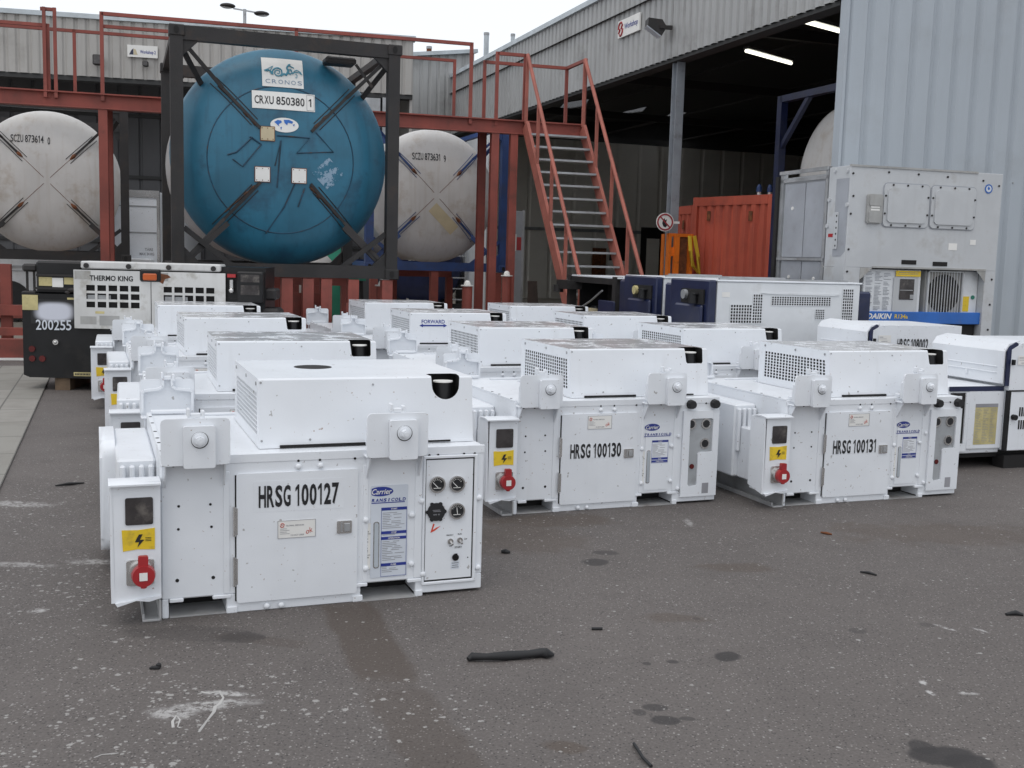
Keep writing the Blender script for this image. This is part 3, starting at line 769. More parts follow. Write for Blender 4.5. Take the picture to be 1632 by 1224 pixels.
                tip = (gx - .018, gz_ + .008) if gz_ > .45 else (gx, gz_ + .016)
                q.bar((gx + .004, -.0083, gz_ - .014), (tip[0], -.0083, tip[1]), .003, .001, (0, 1, 0)); q.box(gx - .016, gx + .018, -.0085, -.008, gz_ - .018, gz_ - .0155)
                q.build('gauge_marks', M['paper'], go)
        rbm = MB()
        for dx in (0,): rbm.prism([(1.143, .325), (1.150, .322), (1.141, .296), (1.158, .306), (1.177, .312), (1.150, .292), (1.131, .284)], -.0052, -.0042)
        rbm.build('hazard_bolt', M['red_ink'], cpo)
        for sx, sz in ((1.224, .240), (1.268, .242)):
            sw = MB(); sw.cyl((sx, -.004, sz), (sx, -.010, sz), .013, 16); sw.cyl((sx, -.010, sz), (sx + .003, -.030, sz - .010), .005, 8); sw.build('toggle_switch', M['chrome'], cpo, 30)
        ky = MB(); ky.cyl((1.249, -.004, .165), (1.249, -.012, .165), .015, 16); ky.box(1.243, 1.255, -.018, -.012, .168, .184); ky.build('key_switch', M['blackpaint'], cpo, 30)
        kt = MB(); kt.box(1.229, 1.269, -.0052, -.0042, .112, .145); kt.build('key_label', M['decal'], cpo)
        tx = MB(); tx.text('PREHEAT', (1.222, -.0053, .268), .032, bold=.02); tx.text('RUN', (1.268, -.0053, .270), .018, bold=.02); tx.text('START', (1.262, -.0053, .210), .034, bold=.02); tx.text('OFF', (1.296, -.0053, .245), .014, bold=.02); tx.text('OFF', (1.226, -.0053, .218), .014, bold=.02)
        tx.box(1.233, 1.265, -.0064, -.0054, .138, .140); tx.box(1.235, 1.262, -.0064, -.0054, .128, .130); tx.box(1.233, 1.265, -.0064, -.0054, .119, .121)
        tx.cyl((1.308, -.0042, .16), (1.308, -.0052, .16), .003, 8)
        tx.build('panel_lettering', M['ink'], cpo)
    else:
        # door with an L shaped window over the instruments
        pl = MB(); P_ = (.045, .668)
        x0, x1 = 1.118, 1.374
        wx0, wx1, wz0, wz1, sx, sz = 1.166, 1.332, .115, .538, 1.232, .325
        pl.prism([(x0, P_[0]), (x1, P_[0]), (x1, P_[1] - .08), (wx1, P_[1] - .08), (wx1, wz1), (wx1, sz), (sx + .012, sz), (sx, sz - .012), (sx, wz0), (wx0 + .012, wz0 - .006), (wx0, wz0 + .01), (wx0, wz1 - .01), (wx0 + .012, wz1), (wx1 - .012, wz1), (wx1 - .001, wz1 - .01), (wx1 - .001, P_[1] - .081), (x0, P_[1] - .081)], -.014, -.002)
        pl.build('control_door', M['white_clean'], root, 20)
        cv = MB(); cv.prism([(wx0 - .004, wz0 - .01), (sx + .004, wz0 - .01), (sx + .004, sz), (wx1 + .004, sz), (wx1 + .004, wz1 + .004), (wx0 - .004, wz1 + .004)], -.003, -.0008)
        cv.build('instrument_plate', M['sight_plate'], root)
        for gx, gz_ in ((1.178, .503), (1.285, .503), (1.282, .378)):
            ga = MB(); ga.cyl((gx, -.003, gz_), (gx, -.009, gz_), .034, 24)
            go = ga.build('gauge', M['chrome'], root, 30); q = MB(); q.cyl((gx, -.009, gz_), (gx, -.0102, gz_), .024, 20); q.build('gauge_dial', M['ink'], go)
        kk = MB(); kk.cyl((1.196, -.003, .235), (1.196, -.008, .235), .016, 16); kk.build('key_switch', M['darkred'], root, 30)
        for kx in (1.168, 1.338):
            kn = MB(); kn.cyl((kx, -.003, .628), (kx, -.035, .628), .030, 10, .026); kn.cyl((kx, -.035, .628), (kx, -.04, .628), .024, 10); kn.build('knob', M['black'], root, 30)
        lb = MB(); lb.box(1.270, 1.316, -.0155, -.0142, .062, .128); lb.build('rating_plate', M['greyink'], root)
    return root

def number(root, txt, x0, x1, z0, z1):
    dr = [k for k in KIDS[root.name] if k.name.startswith('door')][0]
    k_ = .02 if '127' in txt else .0
    bgm = MB(); bgm.box(x0 - k_, x1 + k_, -.0117, -.0111, z0 - k_, z1 + k_); b_ = bgm.build('number_plate', M['white_clean'], dr)
    n = MB(); n.plate(txt, ((x0 + x1) / 2, -.0135, (z0 + z1) / 2), x1 - x0, z1 - z0); n.build('fleet_number', M['ink'], b_)
def put(root, x, y, t):
    root.location = (x, y, 0); root.rotation_euler = (0, 0, t)

GROUP = 'white generator sets standing in three rows on the asphalt'
first = make_genset(True)
proto = make_genset(False)
spots = [  # x, y, yaw, label, full
    (-2.08, 6.054, .347, 'white generator set directly behind the one numbered 100127', 0),
    (-2.912, 8.159, .377, 'third white generator set back in the left row, with a weathered hood top', 0),
    (-3.71, 9.928, .355, 'rearmost white generator set of the left row, before the black power unit', 0),
    (-.587, 7.959, .367, 'white generator set behind the one numbered 100130, its hood grille facing left', 0),
    (-1.299, 9.811, .358, 'white generator set with a blue FORWARD arrow on its hood front', 0),
    (-1.972, 11.624, .380, 'rearmost white generator set of the middle row, behind the FORWARD hood', 0),
    (1.073, 8.537, .373, 'white generator set directly behind the one numbered 100131', 0),
    (.358, 10.16, .363, 'third white generator set back in the right row, before the dark blue tank ends', 0),
    (-.368, 11.816, .357, 'rearmost white generator set of the right row, before the red stairs', 0)]
for x, y, t_, lb, fl_ in spots:
    c = copy_tree(proto); put(c, x, y, t_); c['label'] = lb; c['group'] = GROUP
    if 'FORWARD arrow' in lb:
        hd = [k for k in KIDS[c.name] if k.name.startswith('hood')][0]
        ps_ = Pose(x, y, t_); a_, b_ = ps_.p(669, 519, .12), ps_.p(713, 519, .12); xa, xb, zc = a_.x, b_.x, (a_.z + b_.z) / 2
        f = MB(); f.text('FORWARD', ((xa + xb) / 2, .1085, zc + .037), (xb - xa) * .84, .036, bold=.02)
        f.prism([(xa, zc), (xa + .035, zc + .017), (xa + .035, zc + .007), (xb - .035, zc + .007), (xb - .035, zc + .017), (xb, zc), (xb - .035, zc - .017), (xb - .035, zc - .007), (xa + .035, zc - .007), (xa + .035, zc - .017)], .1075, .109)
        f.build('direction_arrow', M['blue_ink'], hd, fn=lean)
c131 = copy_tree(proto); put(c131, 1.708, 6.599, .367); c131['label'] = 'white generator set with HRSG 100131 on its door, at the right'; c131['group'] = GROUP
put(proto, .024, 6.182, .377); proto['label'] = 'white generator set with HRSG 100130 on its door, in the middle'; proto['group'] = GROUP
put(first, -1.397, 4.225, .372); first['label'] = 'nearest white generator set, with HRSG 100127 on its door and four bare gauges'; first['group'] = GROUP
number(first, 'HRSG 100127', .383, .722, .442, .534)
number(proto, 'HRSG 100130', .352, .694, .320, .408)
number(c131, 'HRSG 100131', .352, .694, .320, .408)

# ------------------------------------------------------------------ two longer generator sets at the right edge
def make_long(pose, label, n=None):
    root = empty('canopy_generator', pose, label, 'generator', 'long white generator sets with sloped canopies at the right')
    Wd, D, z0, z1 = 1.02, .80, .10, .99
    low = lambda v: Vector((v.x, v.y, v.z if v.z < .61 else .61 + (v.z - .61) * .925))
    b = MB(); b.box(0, Wd, 0, D, z0 + .04, .60, .006); b.prism([(.0, .604), (Wd, .604), (Wd, z1), (.09, z1), (.0, z1 - .05)], .004, D)
    b.build('body', M['white'], root, 25, fn=low)
    sk = MB(); sk.box(.02, Wd, .02, .14, 0, z0); sk.box(.02, Wd, D - .2, D - .08, 0, z0); sk.box(-.62, .9, .5, .62, 0, .09); sk.box(-.5, Wd, .1, D - .1, z0 - .02, z0 + .03); sk.build('skid', M['void'], root)
    sl = MB(); sl.box(.0, Wd, -.004, .002, .596, .607); sl.box(-.004, .02, -.002, .03, .14, .60); sl.build('door_gap', M['blackpaint'], root)
    h = MB(); h.box(-.50, -.002, .06, D - .02, z0 + .02, .60, .006); h.build('side_housing', M['white'], root, 25)
    g = MB(); g.box(-.505, -.002, .052, .064, .598, .635); g.prism([(-.035, .64), (.06, .64), (.06, .99), (.04, 1.0), (-.01, .97), (-.035, .93)], .008, .020); g.build('canopy_gasket', M['navy'], root, fn=low)
    g = MB(); g.box(-.50, -.002, .056, D - .02, .60, .632, .004); g.build('housing_top', M['white'], root, 25)
    c = MB(); c.prism([(-.05, .655), (-.058, .66), (-.058, .925), (-.018, .985), (.085, 1.012), (.085, 1.0), (-.012, .972), (-.046, .92), (-.046, .66)], .02, D + .01, 'xz')
    c.prism([(-.05, .66), (-.05, .92), (-.014, .978), (.085, 1.004), (.085, .66)], D, D + .008, 'xz')
    c.box(-.066, -.056, .08, D - .06, .79, .80, .003); c.box(-.066, -.056, .08, D - .06, .74, .75, .003); c.box(-.075, -.056, .38, .40, .70, .74, .003)
    c.build('sloped_canopy', M['white_clean'], root, 20, fn=low)
    # open instrument bay with chart, on the front of the side housing
    pn = MB(); pn.box(-.49, -.33, .052, .058, .20, .585); pn.build('instrument_bay', M['void'], root)
    pb = MB(); pb.rrect(-.33, -.01, .16, .595, .038, .055, .01); pb.rrect(-.49, -.33, .14, .20, .040, .055, .008); pb.rrect(-.36, -.325, .2, .59, .04, .055, .005)
    pl = pb.build('bay_cover', M['white_clean'], root, 25)
    ch = MB(); ch.box(-.27, -.06, .0365, .0375, .19, .50); co = ch.build('wiring_chart', M['ped'], pl)
    hd = MB(); hd.box(-.27, -.06, .035, .0362, .475, .502)
    rnd = random.Random(5)
    for k in range(22):
        zz = .46 - k * .012
        x = -.262
        for j in range(3):
            L = rnd.uniform(.02, .055); hd.box(x, x + L, .0352, .0362, zz, zz + .0025); x += .068
    hd.build('chart_print', M['greyink'], co)
    lv = MB()
    for zz in (.44, .34):
        for k in range(9): lv.box(.11 + k * .022, .122 + k * .022, -.003, .001, zz - .035, zz + .035)
    lv.build('louvre', M['void'], root)
    kn = MB(); kn.cyl((.055, 0, .40), (.055, -.03, .40), .022, 10); kn.box(.0, .02, -.02, 0, .80, .84); kn.build('door_knob', M['blackpaint'], root, 30)
    st = MB(); st.box(.06, .20, -.0025, -.0012, .80, .87); so_ = st.build('inspection_sticker', M['paper'], root)
    si = MB(); si.box(.07, .11, -.0037, -.0027, .85, .856); si.box(.07, .15, -.0037, -.0027, .835, .838); si.box(.09, .16, -.0037, -.0027, .812, .816); si.build('sticker_print', M['greyink'], so_)
    rv = MB()
    for k in range(6): rv.ball((.12 + k * .16, .004, .955), .007, n=6)
    rv.build('rivet', M['white_clean'], root)
    if n:
        t_ = MB(); t_.plate(n, (.455, -.001, .785), .36, .105, .02); t_.build('fleet_number', M['ink'], root)
    return root
q = gz(1600, 727, .10)
make_long(Pose(q.x, q.y, .33), 'white generator set cut by the right edge, with a yellow chart under its sloped canopy')
q = at(1393, 520, 10.1)
make_long(Pose(q.x, q.y, .33), 'white sloped canopy generator set numbered HRSG 108002, below the blue beam', 'HRSG 108002')

# ------------------------------------------------------------------ black and white power unit at the left
q = at(37, 600, 11.0); bp_ = Pose(q.x, q.y, .10)
root = empty('power_unit', bp_, 'black power unit numbered 200255 with dirty white louvred doors', 'generator')
b = MB(); b.prism([(.0, .16), (.06, .135), (.66, .128), (2.45, .13), (2.45, 1.0), (1.0, 1.0), (.0, 1.0)], .02, .85)
b.box(.14, .60, .03, .80, 1.0, 1.335, .02); b.box(.60, 2.45, .03, .8, 1.0, 1.32)
bo_ = b.build('body', M['blackpaint'], root, 25)
dk = MB(); dk.box(.15, .55, -.0, .04, 1.18, 1.20); dk.box(.13, .6, .0, .05, 1.045, 1.065); dk.bar((.03, .1, 1.0), (.03, .1, 1.28), .02); dk.bar((.10, .1, 1.0), (.10, .1, 1.28), .02); dk.box(-.01, .14, .06, .2, 1.22, 1.30, .02); dk.box(-.015, .13, .05, .3, .98, 1.02, .01)
dk.ball((.52, .0, 1.045), .05, 1.3, .6, .5); dk.ball((.46, .0, 1.02), .03, 1, .5, .6)
dk.build('fitting', M['frame_dark'], root, 30)
for xx, zz in ((.09, .43), (.09, .33), (.19, .33)):
    l = MB(); l.cyl((xx, .02, zz), (xx, .005, zz), .032, 18); l.build('tail_lamp', M['darkred'], root, 30)
cp_ = MB(); cp_.cyl((.33, .02, .505), (.33, -.01, .505), .028, 14); cp_.ball((.33, -.012, .505), .016); cp_.build('filler_cap', M['chrome'], root, 30)
pq = bp_.p(86, 497); PX, PZ = pq.x, pq.z
mt, t, bb_ = nodes('oversprayed_patch')       # white paint blown over the old maker's mark
tc = N(t, 'ShaderNodeTexCoord'); mp = N(t, 'ShaderNodeMapping', vector_type='TEXTURE', i_Location=(PX, 0, PZ), i_Scale=(.205, 1, .105)); t.links.new(tc.outputs['Object'], mp.inputs[0])
sx = N(t, 'ShaderNodeSeparateXYZ'); t.links.new(mp.outputs[0], sx.inputs[0])
rad = mathn(t, 'POWER', mathn(t, 'ADD', mathn(t, 'POWER', mathn(t, 'ABSOLUTE', sx.outputs[0]), 3.), mathn(t, 'POWER', mathn(t, 'ABSOLUTE', sx.outputs[2]), 3.)), .333)
t.links.new(mixc(t, mathn(t, 'MULTIPLY', ramp(t, rad, 1.1, .65), .95), (.014, .014, .015), (.62, .64, .72)), bb_.inputs['Base Color']); bb_.inputs['Roughness'].default_value = .5
M['overspray'] = mt
pt = MB(); pt.box(PX - .235, PX + .235, .012, .019, PZ - .125, PZ + .125); pt.build('painted_over_patch', M['overspray'], root)
nm = MB(); pq = bp_.p(85, 518); nm.plate('200255', (pq.x, .010, pq.z), .36, .105, .012); nm.build('fleet_number', M['decal'], root)
sk_ = MB(); sk_.box(.005, .16, .008, .016, .83, .985); sk_.box(.17, .30, .022, .0285, 1.08, 1.17); sk_.box(.45, .62, .012, .0185, .945, .965); sk_.box(.50, .68, .012, .0185, .155, .195); sk_.box(.42, .52, .022, .0285, 1.10, 1.17)
sk_.build_each('old_sticker', M['ped'], root)
sk_ = MB(); sk_.box(.302, .41, .022, .0285, 1.07, 1.165); sk_.build('paper_sticker', M['paper'], root)
mm = MB()
for k in range(10): mm.box(.515 + k * .015, .525 + k * .015, .0105, .012, .165, .185)
mm.build('sticker_marks', M['ink'], root)
dirtywhite = mat('dirty_white_door', (.58, .58, .57), .5, var=.06, dirt=(.33, .31, .27), dirt_amt=.7, ds=5, streak=.15)
for x0, x1 in ((.53, 1.295), (1.303, 2.05)):
    d = MB(); zb, zt = .655, 1.255
    gx0, gx1, gz0, gz1 = (x0 + .11, x1 - .10, .86, 1.115)
    d.perf((gx0, -.03, gz0), (1, 0, 0), (0, 0, 1), gx1 - gx0, gz1 - gz0, 5, 3, .78, .70, .0, .008)
    for q in ((x0, gx0, zb, zt), (gx1, x1, zb, zt), (gx0, gx1, zb, gz0), (gx0, gx1, gz1, zt)): d.box(q[0], q[1], -.030, -.022, q[2], q[3])
    do = d.build('door', dirtywhite, root)
    v = MB(); v.box(gx0, gx1, .0, .012, gz0, gz1); v.build('dark_interior', M['void'], do)
    pz = MB()
    pz.box(gx0 + .02, gx0 + .25, -.012, -.004, .955, 1.0); pz.build('inner_pipework', M['steel'], do)
    sc = MB(); sc.box(x0 + .06, x0 + .22, -.0318, -.0306, .70, .78); sc.box(x0 + .25, x0 + .45, -.0318, -.0306, .69, .79); sc.box(x0 + .01, x0 + .17, -.0318, -.0306, 1.16, 1.245); sc.build_each('torn_label', M['reefer_side'], do)
    if x0 < 1:
        tx = MB(); tx.text('THERMO KING', (.905, -.0325, 1.175), .43, .055, bold=.025); tx.build('maker_lettering', M['ink'], do)
        sm = MB(); sm.box(.74, .83, -.0318, -.0306, .81, .835); sm.build('small_plate', M['ped'], do)
hs = MB(); hs.box(.60, 2.0, -.03, .3, 1.268, 1.345, .012); hs.build('header_strip', dirtywhite, root, 25)
bl = MB()
for xx in (.66, 1.08, 1.48, 1.93): bl.cyl((xx, -.03, 1.30), (xx, -.05, 1.30), .026, 12)
bl.build_each('rubber_stop', M['frame_dark'], root, 30)
am = MB(); am.box(1.19, 1.40, -.05, .02, 1.15, 1.275, .015); am.build('lamp_housing', M['blackpaint'], root, 25)
am = MB(); am.box(1.225, 1.365, -.07, -.05, 1.165, 1.235, .012); am.build('amber_lamp', M['amber'], root, 25)
ru = MB(); ru.prism([(1.37, 1.24), (1.47, 1.225), (1.50, 1.20), (1.44, 1.18), (1.42, 1.13), (1.385, 1.15), (1.36, 1.2)], -.0335, -.032); ru.build('rust_patch', M['rust'], root)
bx = MB(); bx.box(2.17, 2.44, -.06, .1, .95, 1.28, .015); cb = bx.build('control_box', M['blackpaint'], root, 25)
bx = MB(); bx.box(2.21, 2.40, -.064, -.060, 1.17, 1.25); bx.box(2.21, 2.40, -.064, -.060, 1.04, 1.14); bx.build('display', M['glass'], cb)
bx = MB(); bx.box(2.07, 2.155, -.04, .02, 1.215, 1.25); bx.build('red_label', M['red'], root)
bx = MB(); bx.cyl((2.11, -.01, 1.10), (2.11, -.01, 1.19), .025, 10); bx.ball((2.11, -.02, 1.08), .03); bx.build('valve', M['chrome'], root, 30)
bx = MB(); bx.box(2.43, 2.55, .1, .5, .98, 1.1, .02); bx.box(2.40, 2.60, .0, .4, .75, .9, .03); bx.build('engine_block', M['frame_dark'], root, 25)
sk_ = MB(); sk_.box(.3, .45, .05, .8, 0, .128); sk_.box(1.9, 2.05, .05, .8, 0, .128); sk_.box(.7, .9, .0, .1, .0, .1); sk_.build('timber_support', M['wood'], root)

# ------------------------------------------------------------------ navy and white louvred power units in the middle distance
q = at(1145, 446, 11.0)
def make_navy(pose, label, first_=True):
    root = empty('louvred_power_unit', pose, label, 'generator', 'dark blue and white power units behind the right row')
    Wd, D, zt = 1.72, 1.0, 1.335
    b = MB(); b.box(0, Wd, .0, D, .12, zt - .02, .008); b.build('body', M['genwhite'], root, 25)
    tp = MB(); tp.box(-.01, Wd + .02, -.01, D + .01, zt - .018, zt, .004); tp.build('lid', M['white'], root)
    for k in range(6):
        pass
    hw = MB(); hw.box(.05, 1.6, .05, .09, zt, zt + .02); hw.box(.3, .9, .3, .5, zt, zt + .03); hw.build('lid_hinge', M['steel'], root)
    # perforated panels
    for (x0, x1, z0, z1, nx, ny) in ((.15, .41, .89, 1.09, 8, 6), (.41, .53, .89, 1.20, 4, 10), (.63, 1.36, 1.08, 1.18, 24, 4), (1.17, 1.29, .94, 1.05, 5, 5), (1.50, 1.64, .80, 1.27, 5, 15)):
        g = MB(); g.perf((x0, -.006, z0), (1, 0, 0), (0, 0, 1), x1 - x0, z1 - z0, nx, ny, .72, .74, .004, .004)
        go = g.build('perforated_panel', M['genwhite'], root)
        v = MB(); v.box(x0 + .004, x1 - .004, -.0022, .001, z0 + .004, z1 - .004); v.build('dark_backing', M['void'], go)
    ft = MB(); ft.prism([(.50, 1.21), (1.46, 1.21), (1.46, 1.20), (1.38, 1.19), (.6, 1.20)], -.012, -.002); ft.build('trim_strip', M['genwhite'], root)
    lt = MB(); lt.box(.05, .14, -.003, -.0012, 1.16, 1.21); lt.build('faded_label', M['paper'], root)
    # dark blue end: tank front with recess, cap and pump
    e = MB(); e.box(-.09, -.002, .012, D - .12, .12, zt - .004, .015); e.box(-.13, -.09, .10, D - .30, .12, 1.07, .02)
    e.box(-.07, -.002, D - .11, D + .05, .12, zt - .06, .02)
    eo = e.build('fuel_tank', M['navy'], root, 25)
    rc = MB(); rc.box(-.112, -.092, .10, .58, 1.08, 1.23); rc.build('filler_recess', M['void'], eo)
    cpm = MB(); cpm.cyl((-.11, .47, 1.17), (-.15, .47, 1.17), .05, 16); cpm.build('filler_cap', M['ped'] if not first_ else M['steel'], eo, 30)
    pm = MB(); pm.cyl((-.14, .25, 1.08), (-.14, .25, 1.19), .048, 14); pm.box(-.17, -.11, .18, .32, 1.17, 1.19, .005); pm.build('fuel_pump', M['blackpaint'], eo, 30)
    yt = MB(); yt.box(-.096, -.091, D - .34, D - .26, .82, .98); yt.build('warning_label', M['paper'], eo)
    yt = MB(); yt.box(-.099, -.0965, D - .335, D - .265, .90, .975); yt.build('warning_symbol', M['yellow'], eo)
    rt_ = MB(); rt_.box(Wd + .002, Wd + .19, .05, D - .1, .12, 1.24, .02); rt_.build('end_cover', M['navy'], root, 25)
    return root
pn_ = Pose(q.x, q.y, .33)
make_navy(pn_, 'white power unit with rows of square vent holes and a dark blue tank end')
w2 = pn_.w(-.02, 1.17); make_navy(Pose(w2.x, w2.y, .33), 'dark blue ended power unit with a cream filler cap, behind the vented one', False)
# stripped unit, frame only
w3 = pn_.w(-.05, 2.38); pp = Pose(w3.x, w3.y, .33)
root = empty('stripped_power_unit', pp, 'stripped black power unit frame with its engine bay open, beside the red stairs', 'generator')
f = MB()
for y in (.0, 1.5):
    for x in (-.02, 1.9): f.box(x, x + .1, y, y + .1, .05, 1.30)
f.box(-.1, 1.95, 0, 1.6, .05, .2); f.box(.0, 2., .0, .08, 1.2, 1.27); f.box(.0, .08, .1, 1.5, 1.2, 1.27); f.box(.5, .56, .05, 1.5, .2, 1.25); f.box(-.12, .1, 1.35, 1.75, 1.10, 1.22); f.cyl((-.1, 1.72, 1.05), (-.1, 1.72, 1.15), .07, 12)
f.build('frame', M['frame_dark'], root)
e = MB(); e.box(.15, 1.2, .2, 1.3, .2, .75, .05); e.cyl((.12, .6, .55), (.16, .6, .55), .12, 14); e.box(.1, .3, .9, 1.1, .65, .9, .03); e.box(.1, 1.8, 1.4, 1.44, .2, 1.2); e.build('engine', M['blackpaint'], root, 25)
e = MB(); e.tube([(-.04, 1.1, .85), (-.04, .7, .98), (-.04, .35, 1.12)], .012); e.tube([(-.06, 1.6, .75), (-.03, 1.3, .8), (-.03, 1.0, .72)], .012); e.build('hose', M['steel'], root, True)
e = MB(); e.box(-.05, .02, .62, .86, .70, .88); e.build('filter', M['tan'], root)
tp = MB(); tp.box(.0, 2.0, -.02, 1.55, 1.275, 1.295, .003); tp.build('lid', M['white'], root)
pn2 = MB(); pn2.box(-.03, .0, .0, .5, .2, 1.0, .01); pn2.build('side_panel', M['navy'], root)

# ------------------------------------------------------------------ refrigeration units by the wall
q = at(1357, 262, 12.3); rp_ = Pose(q.x, q.y, .30)
root = empty('refrigeration_unit', rp_, 'grey white container refrigeration unit with a round fan grille and a blue bottom beam', 'refrigeration unit')
Wd, D, zt = 2.08, .42, 2.64
b = MB(); b.box(.0, Wd, .0, D, 1.50, zt, .004)                       # upper evaporator section
b.prism([(.0, .55), (.20, .75), (.20, 1.50), (.0, 1.50)], .0, D); b.box(1.93, Wd, .0, D, .5, 1.5)
b.build('housing', M['reefer'], root, 25)
mb_ = MB(); mb_.box(.20, 1.93, .20, D - .01, .5, 1.5); mb_.build('machine_recess', M['reefer_side'], root)
tr_ = MB(); tr_.box(-.005, 1.72, -.012, .02, zt - .012, zt + .010); tr_.box(.36, 1.93, -.012, .02, 1.500, 1.520); tr_.prism([(.20, 1.5), (.36, 1.5), (.20, 1.36)], -.006, .0); tr_.prism([(1.93, 1.5), (1.80, 1.5), (1.93, 1.36)], -.006, .0)
tr_.build_each('edge_strip', M['reefer_side'], root)
for x0, x1 in ((.46, 1.05), (1.10, 1.70)):
    h = MB(); h.rrect(x0 - .022, x1 + .022, 1.962, 2.472, -.005, .0, .06); h.build('hatch_gasket', M['alu'], root)
    h = MB(); h.rrect(x0 - .01, x1 + .01, 1.975, 2.46, -.016, -.0045, .05); h.rrect(x0 + .035, x1 - .035, 2.02, 2.415, -.032, -.016, .05); ho = h.build('access_hatch', M['reefer'], root, 30)
    sc = MB()
    for k in range(3):
        for zz in (1.99, 2.445): sc.cyl((x0 + .1 + k * (x1 - x0 - .2) / 2, -.012, zz), (x0 + .1 + k * (x1 - x0 - .2) / 2, -.024, zz), .012, 8)
    for zz in (2.12, 2.32):
        for xx in (x0 + .008, x1 - .008): sc.cyl((xx, -.012, zz), (xx, -.024, zz), .012, 8)
    sc.build_each('screw', M['frame_dark'], ho)
v = MB(); v.rrect(.225, .43, 2.0, 2.33, -.03, .0, .03); v.rrect(.245, .41, 2.01, 2.14, -.045, -.03, .02); v.rrect(.245, .41, 2.20, 2.32, -.045, -.03, .02); vo = v.build('fresh_air_vent', M['reefer_side'], root, 25)
v = MB(); v.box(.27, .385, -.036, -.031, 2.145, 2.165); v.box(.27, .385, -.036, -.031, 2.175, 2.195); v.build('vent_scale', M['paper'], vo)
sc = MB()
for xx, zz in [(.03, 2.55), (.03, 2.1), (.03, 1.7), (.5, 2.585), (.9, 2.58), (1.3, 2.57), (1.8, 2.55), (2.03, 2.5), (2.03, 1.4), (2.03, 1.1), (2.03, .8), (.05, 2.3), (.03, 1.45)]: sc.cyl((xx, 0, zz), (xx, -.008, zz), .013, 8)
sc.build_each('bolt', M['frame_dark'], root)
cbm = MB(); cbm.box(.30, 1.08, .06, .2, .95, 1.485, .006); cb = cbm.build('control_cabinet', M['genwhite'], root, 25)
pp_ = MB(); pp_.box(.70, 1.04, .045, .06, .97, 1.40, .006); pp_.build('cabinet_cover', M['reefer'], cb)
cs = MB(); cs.box(.78, .98, .038, .045, 1.14, 1.38, .004); cs.build('control_screen', M['glass'], cb)
cs = MB(); cs.box(.785, .96, .034, .038, 1.245, 1.255); cs.box(.925, .975, .034, .038, 1.15, 1.20); cs.build('screen_frame', M['steel'], cb)
ys = MB(); ys.box(.72, 1.06, .0425, .044, 1.41, 1.475); yo = ys.build('warning_sticker', M['yellow'], cb)
yt = MB(); yt.box(.76, 1.02, .0412, .0422, 1.45, 1.456); yt.box(.74, 1.03, .0412, .0422, 1.432, 1.436); yt.build('sticker_print', M['greyink'], yo)
tx = MB(); rnd = random.Random(9)
for col in range(3):
    for k in range(30):
        if rnd.random() < .8: x0 = .33 + col * .12; tx.box(x0, x0 + rnd.uniform(.05, .10), .0555, .0585, 1.45 - k * .016, 1.456 - k * .016)
tx.build('instruction_print', M['alu'], cb)
fg = MB(); fg.box(1.16, 1.67, .08, .2, .95, 1.485, .006)
fgo = fg.build('fan_panel', M['reefer_side'], root)
fh = MB(); fh.cyl((1.42, .082, 1.22), (1.42, .072, 1.22), .225, 40); fh.build('fan_opening', M['void'], fgo)
fr = MB()
for k in range(13): fr.box(1.188 + k * .039, 1.195 + k * .039, .05, .060, .97, 1.47)
for q0, q1, q2, q3 in ((1.17, 1.68, .955, .97), (1.17, 1.68, 1.47, 1.485), (1.17, 1.185, .955, 1.485), (1.665, 1.68, .955, 1.485)): fr.box(q0, q1, .045, .07, q2, q3)
fr.build('fan_grille', M['reefer'], fgo)
fb = MB()
for k in range(5):
    a = k * 2 * math.pi / 5; fb.bar((1.42 + .05 * math.cos(a), .0685, 1.22 + .05 * math.sin(a)), (1.42 + .2 * math.cos(a), .0685, 1.22 + .2 * math.sin(a)), .09, .004, (0, 1, 0))
fb.cyl((1.42, .0715, 1.22), (1.42, .067, 1.22), .06, 16)
fb.build('fan_blade', M['frame_dark'], fgo)
ep = MB(); ep.box(1.70, 1.925, .10, .2, .92, 1.49, .006); ep.build('side_cover', M['genwhite'], root)
ys = MB(); ys.box(1.71, 1.81, .096, .0985, 1.01, 1.19); ys.build('yellow_label', M['yellow'], root)
ys = MB(); ys.cyl((1.86, .1, 1.18), (1.86, .09, 1.18), .025, 14); ys.build('green_button', M['green'], root)
bb = MB(); bb.box(.30, 1.94, .03, .40, .86, 1.0, .006); bo2 = bb.build('bottom_beam', M['blue_beam'], root, 25)
tx = MB(); tx.text('DAIKIN', (.52, .0285, .945), .34, .065, bold=.03, shear=.25); tx.build('maker_lettering', M['paper'], bo2)
tx = MB(); tx.text('R134a', (.82, .0285, .945), .18, .05, bold=.02); tx.build('yellow_lettering', M['yellow'], bo2)
un = MB(); un.box(.3, 1.9, .08, .38, .5, .86); un.box(1.0, 1.4, .05, .1, .78, .858); un.build('compressor_bay', M['void'], root)
ls = MB(); ls.box(.0, .15, .0, D, 0, .55); ls.box(1.93, Wd, .0, D, 0, .5); ls.box(.15, 1.93, .02, D, .1, .3); ls.build('lower_frame', M['reefer'], root)
lg = MB(); lg.cyl((1.885, -.002, 2.46), (1.885, -.004, 2.46), .055, 24); lgo = lg.build('round_sticker', M['blue_beam'], root); lg = MB(); lg.cyl((1.885, -.004, 2.46), (1.885, -.0055, 2.46), .038, 20); lg.build('sticker_ring', M['decal'], lgo)
lg = MB(); lg.prism([(1.875, 2.445), (1.905, 2.46), (1.88, 2.49), (1.865, 2.47)], -.0075, -.0062); lg.build('sticker_bird', M['blue_beam'], lgo)
ww = MB(); ww.box(1.38, 1.50, -.003, -.0012, 1.73, 1.81); ww.box(1.68, 1.76, -.003, -.0012, 1.80, 1.86); ww.build_each('white_label', M['paper'], root)
